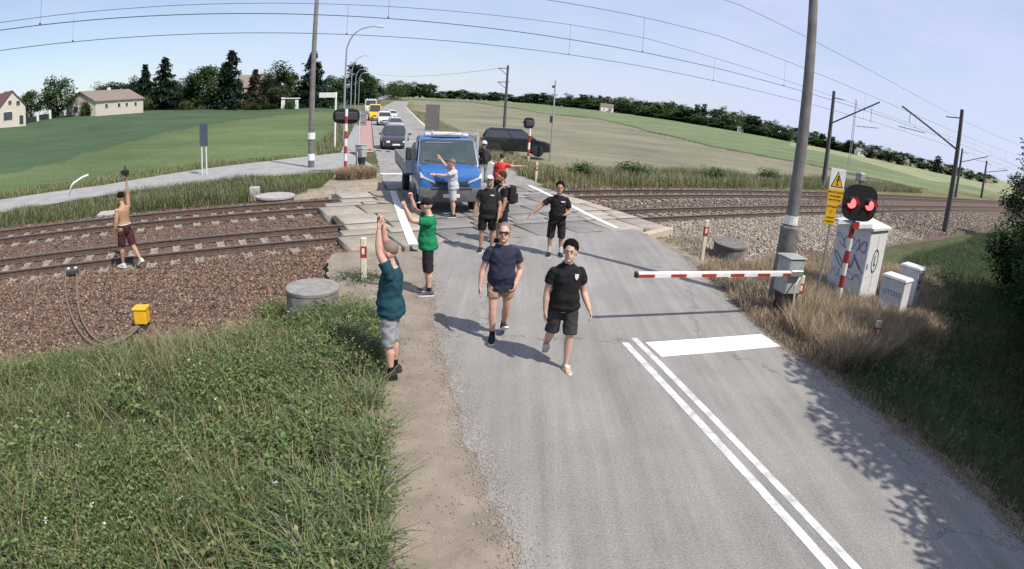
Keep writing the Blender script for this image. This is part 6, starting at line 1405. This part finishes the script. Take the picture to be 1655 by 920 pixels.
def far_tree(px, top, wpx, i, k):
    b, h = up(px, top, None, k)
    if i in used_p: o = copy_tree(protos[i])
    else: o = protos[i]; used_p.add(i)
    o.location = b; o.rotation_euler.z = rnd.uniform(0, 6.28); w_ = W2M(b, wpx) / (8 if i not in (2, 5) else 5); o.scale = (w_, w_, h / 10); o['label'] = LBF[i]; return o
xs = [645, 655, 668, 680, 694, 706, 720, 733, 748, 762, 776, 790, 803, 818, 832, 846, 858]
base_y = lambda px: float(np.interp(px, [e[0] for e in EDGE], [e[1] for e in EDGE]))
for i, px in enumerate(xs): far_tree(px, base_y(px) - rnd.uniform(9, 18) - (9 if px < 700 else 0), rnd.uniform(24, 40), rnd.choice([0, 1, 3, 4, 4]), rnd.uniform(1.0, 1.15))
tp = [(868, 154), (880, 152), (892, 153), (903, 158), (912, 160), (921, 153), (933, 160), (944, 157), (953, 158), (962, 159), (972, 156), (981, 157), (993, 160), (1003, 160), (1011, 163), (1019, 157), (1030, 166), (1040, 163), (1050, 166), (1062, 168), (1074, 166), (1086, 165), (1096, 170), (1106, 174), (1116, 176), (1128, 173), (1138, 172), (1150, 178), (1160, 180), (1168, 176), (1180, 182), (1190, 180), (1204, 183), (1215, 190), (1226, 188), (1238, 194), (1250, 192), (1262, 200), (1275, 204), (1290, 206), (1300, 212), (1316, 216), (1330, 221), (1345, 222), (1360, 228), (1375, 230), (1392, 232)]
for px, top in tp:
    far_tree(px, top - rnd.uniform(-1, 5), rnd.uniform(18, 32), rnd.choice([0, 1, 3, 1, 3, 6]) if rnd.random() < .68 else rnd.choice([2, 5]), rnd.uniform(.98, 1.12))
    if px > 900: far_tree(px + rnd.uniform(-6, 6), base_y(px) - rnd.uniform(8, 16), rnd.uniform(24, 36), rnd.choice([0, 1, 3, 4]), rnd.uniform(.96, 1.0))
for px, top, wpx, i in ((1420, 235, 44, 6), (1440, 240, 26, 3), (1405, 240, 26, 4), (1470, 248, 26, 0), (1490, 254, 26, 4), (1505, 258, 24, 1), (1518, 252, 20, 5), (1535, 264, 26, 4), (1552, 270, 24, 0), (1570, 274, 22, 3), (1588, 278, 22, 4), (1455, 244, 24, 4), (1384, 233, 24, 0), (1602, 282, 22, 1)): far_tree(px, top, wpx, i, rnd.uniform(.9, 1.05))
# near trees at the right edge: they shade the corner of the road and the bank
def near_tree(loc, h, w_, n, seed, label, size=(.07, .14), cols=None, lo=.2):
    return tree('leafy_tree', label, loc, h, w_, 'broad', seed, cols or [((.045, .085, .026), 4), ((.06, .105, .033), 3), ((.032, .062, .022), 3)], n, size, 'trees at the right edge', lo)
b = GT(1652, 400); near_tree((b[0] + 1.2, b[1] + .3, hzf(b[0] + 1, b[1])), 5.6, 5.0, 9000, 41, 'leafy tree at the right edge beside the tracks', size=(.16, .34), lo=.0)
Q = np.stack([b[0] + .6 + NR.normal(0, .5, 26), b[1] - .6 + NR.normal(0, .5, 26), 2.6 + NR.normal(0, .5, 26)], 1)
for nm, (l, n_), h, w_, nl, sd, lb in (('a', (.6, 10.5), 7.0, 5.4, 100000, 42, 'broad tree overhanging the shaded bank in the right corner'), ('b', (2.2, 13.4), 7.6, 5.6, 42000, 43, 'dense tree behind the shaded bank, right of the cabinets'), ('c', (-2.4, 8.8), 6.4, 5.0, 60000, 44, 'tree beside the road just outside the lower right corner'), ('d', (4.4, 14.9), 2.7, 3.8, 22000, 45, 'dark low tree in the shade right of the small cabinets'), ('e', (7.4, 19.4), 3.0, 4.4, 20000, 46, 'dark low tree farther back on the bank at the right edge'), ('g', (4.6, 17.6), 6.4, 6.0, 60000, 48, 'tall tree just outside the right edge, above the low dark trees'), ('f', (2.2, 11.0), 2.2, 3.0, 18000, 47, 'dark shrubby tree nearest the road at the right edge')):
    p = ln(l, n_); near_tree((p[0], p[1], hzf(*p)), h, w_, nl, sd, lb, size=(.10, .21), lo=.12)
# ---------------------------------------------------------------- houses
RT = mat('roof_tiles_brown', (.20, .135, .115), (.14, .095, .085), 3, .8, .3, 20, stretch=(1, 1, 6)); RTP = mat('roof_tiles_pinkish', (.235, .19, .16), (.17, .135, .115), 3, .8, .3, 20); RED_R = mat('roof_tiles_maroon', (.14, .06, .06), (.10, .045, .045), 3, .8)
WCR = mat('wall_cream', (.58, .53, .45), (.50, .46, .39), 2, .85); WGR = mat('wall_grey', (.36, .36, .36), (.29, .29, .29), 2, .85); WWH = mat('wall_white', (.74, .73, .70), (.66, .65, .62), 2, .85); WBE = mat('wall_beige', (.52, .42, .32), (.44, .36, .28), 2, .85)
WIN = glassmat('window_glass', (.05, .06, .07)); FRM = M['white']
HS = {}
def house(label, loc, rz, w_, d_, hw, hr, wall, roof, gable_x=False, wins=(), doors=(), chim=None, over=.35, name='house', side_wall=None, balcony=None):
    """ridge along local x; wins = (face, u, z, width, height), face in F (front -y), L, R"""
    o = thing(name, label, 'house', loc, rz); k_ = HT / (hw + hr); o.scale = (k_, k_, k_); mb = MB(); mb.box((0, 0, hw / 2 - .3), (w_, d_, hw + .6))
    for s in (-1, 1): mb.prism([(s * (w_ / 2), -d_ / 2, hw), (s * w_ / 2, d_ / 2, hw), (s * w_ / 2, 0, hw + hr)], (-s * .2, 0, 0))
    mb.build('wall', wall, o)
    rf = None
    sl = math.atan2(hr, d_ / 2); L_ = math.hypot(hr, d_ / 2) + over; mb = MB()
    for s in (-1, 1):
        P = [(-w_ / 2 - over, s * (d_ / 2 + over * math.cos(sl)), hw - over * math.sin(sl)), (w_ / 2 + over, s * (d_ / 2 + over * math.cos(sl)), hw - over * math.sin(sl)), (w_ / 2 + over, 0, hw + hr), (-w_ / 2 - over, 0, hw + hr)]
        mb.prism([np.array(p) + np.array([0, 0, .03]) for p in P], (0, 0, .16))
    rf = mb.build('roof', roof, o)
    if chim: mb = MB(); mb.box((chim[0], chim[1], hw + hr * .7 + .6), (.7, .5, 1.6)); mb.build('chimney', WWH if chim[2] else RT, rf)
    for f, u, z, ww, hh in wins:
        mb = MB(); g = MB()
        if f == 'F': mb.box((u, -d_ / 2, z), (ww + .2, .12, hh + .2)); g.box((u, -d_ / 2 - .04, z), (ww, .08, hh))
        elif f == 'B': mb.box((u, d_ / 2, z), (ww + .2, .12, hh + .2)); g.box((u, d_ / 2 + .04, z), (ww, .08, hh))
        else:
            s = -1 if f == 'L' else 1; mb.box((s * w_ / 2, u, z), (.12, ww + .2, hh + .2)); g.box((s * (w_ / 2 + .04), u, z), (.08, ww, hh))
        fr_ = mb.build('window', FRM, o); g.build('pane', WIN, fr_)
    for f, u, ww, hh in doors:
        mb = MB()
        if f == 'F': mb.box((u, -d_ / 2, hh / 2), (ww, .14, hh))
        else: s = -1 if f == 'L' else 1; mb.box((s * w_ / 2, u, hh / 2), (.14, ww, hh))
        mb.build('door', M['dark'], o)
    return o
def hp(px, k=1.0): b = EDG(px, k); return b
def toward(b): return math.atan2(b[0], b[1])   # azimuth
b, HT = up(10, 150, None, 1.0); a = toward(b)
house('pale gabled house with a dark red roof at the left edge', b, -a + R(90 + 18), 9.5, 7.2, 4.2, 3.6, WCR, RED_R, wins=[('L', -1.6, 4.9, 1.0, 1.1), ('L', 1.2, 2.2, 2.4, 1.9), ('L', .6, 5.2, .9, 1.0), ('F', -2, 2.2, 1.2, 1.3)], doors=[('L', -2.4, 1.0, 2.0)], chim=(.5, 0, False))
b, HT = up(170, 147, None, .95); a = toward(b)
house('long low house with a pinkish tiled roof and a grey gable wall', b, -a + R(44), 15.5, 10, 2.7, 2.3, WCR, RTP, wins=[('F', -4.5, 1.6, .9, .8), ('F', -.5, 1.6, .9, .8), ('F', 2, 1.6, .8, .8), ('F', 5, 1.6, .8, .8), ('L', 1.5, 1.5, 1.4, 1.2)], doors=[('L', -2.5, 1.6, 2.1)], chim=(1.5, .3, True))
b, HT = up(418, 122, None, 1.04); a = toward(b); house('beige house half hidden behind the brownish spruce', b, -a + R(10), 11, 9, 6.0, 3.4, WBE, RTP, wins=[('F', -2.5, 4.2, 1.1, 1.3), ('F', 2.5, 4.2, 1.1, 1.3), ('F', -2.5, 1.6, 1.1, 1.3)], chim=(1, 0, True))
b, HT = up(470, 147, None, .97); a = toward(b)
o = thing('garden_pavilion', 'small white open-fronted pavilion below the pale tree', 'pavilion', b, -a); mb = MB(); mb.box((-2.0, 0, 1.4), (1.0, 2.4, 3.4)); mb.box((1.7, 0, 1.2), (.9, 2.4, 2.6)); mb.box((0, 1.1, 1.4), (3.4, .2, 2.8)); mb.build('wall', WWH, o)
mb = MB(); mb.box((.1, 0, 2.75), (5.0, 2.9, .25)); mb.build('roof', WWH, o)
# garden fence of white posts and dark panels
FP = [GT(38, 201), GT(60, 196), GT(80, 192), GT(96, 189), GT(104, 187), GT(112, 185), GT(121, 183), GT(134, 182), GT(148, 180)]
o = thing('garden_fence', 'garden fence of white pillars in front of the left houses', 'fence', FP[0])
for i, p in enumerate(FP):
    q = p - FP[0]; mb = MB(); mb.box((q[0], q[1], q[2] + .75), (.55, .55, 1.9)); mb.build('post', M['white'], o)
    if i:
        q0 = FP[i - 1] - FP[0]; c = (q + q0) / 2; dd = q - q0; L_ = np.linalg.norm(dd[:2]) - .6; mb = MB(); mb.box((c[0], c[1], c[2] + .55), (L_, .08, 1.0), math.atan2(dd[1], dd[0])); mb.build('fence_panel', M['dark'], o)
# clipped hedge in front of the trees
HP_ = [GT(404, 178), GT(425, 178), GT(446, 177)]
cpt = sum(HP_) / 3; o = thing('hedge', 'low dark clipped hedge in front of the round bright tree', 'hedge', cpt); d_ = HP_[2] - HP_[0]; L_ = np.linalg.norm(d_[:2]); t_ = NR.uniform(-.5, .5, 2600); Q = np.stack([d_[0] * t_ + NR.uniform(-.5, .5, 2600), d_[1] * t_ + NR.uniform(-.5, .5, 2600), NR.uniform(0, 1.3, 2600)], 1)
link('foliage', leaves('foliage', Q, (.25, .45), deep), o)
# houses in the far tree line
for px, top, w_, d_, hw, hr, wl, rf, lb, ang in ((981, 168, 13, 9, 4.5, 3.5, WWH, RT, 'white house with a brown roof in the far tree line', 8), (1460, 256, 14, 10, 4.0, 4.0, WBE, RTP, 'beige house with a pinkish roof below the pale trees', 15), (1392, 240, 10, 8, 4, 3, WWH, RTP, 'small pale house right of the tall right mast', 30), (1528, 276, 13, 9, 3.5, 3.2, WGR, RT, 'grey house just left of the right catenary mast', 25), (1197, 205, 6, 5, 3.5, 2, WWH, RT, 'tiny white house glimpsed among the trees', 5), (1563, 284, 11, 8, 3.5, 3.0, WCR, RTP, 'cream house with a low roof right of the right catenary mast', 35), (1598, 290, 12, 8, 3.2, 3.2, WBE, RT, 'last low house near the right edge of the fields', 35)):
    b, HT = up(px, top, None, .95); house(lb, b, -toward(b) + R(ang), w_, d_, hw, hr, wl, rf, wins=[('F', -w_ * .25, 2, 1.3, 1.3), ('F', w_ * .25, 2, 1.3, 1.3)], chim=(1, 0, False))
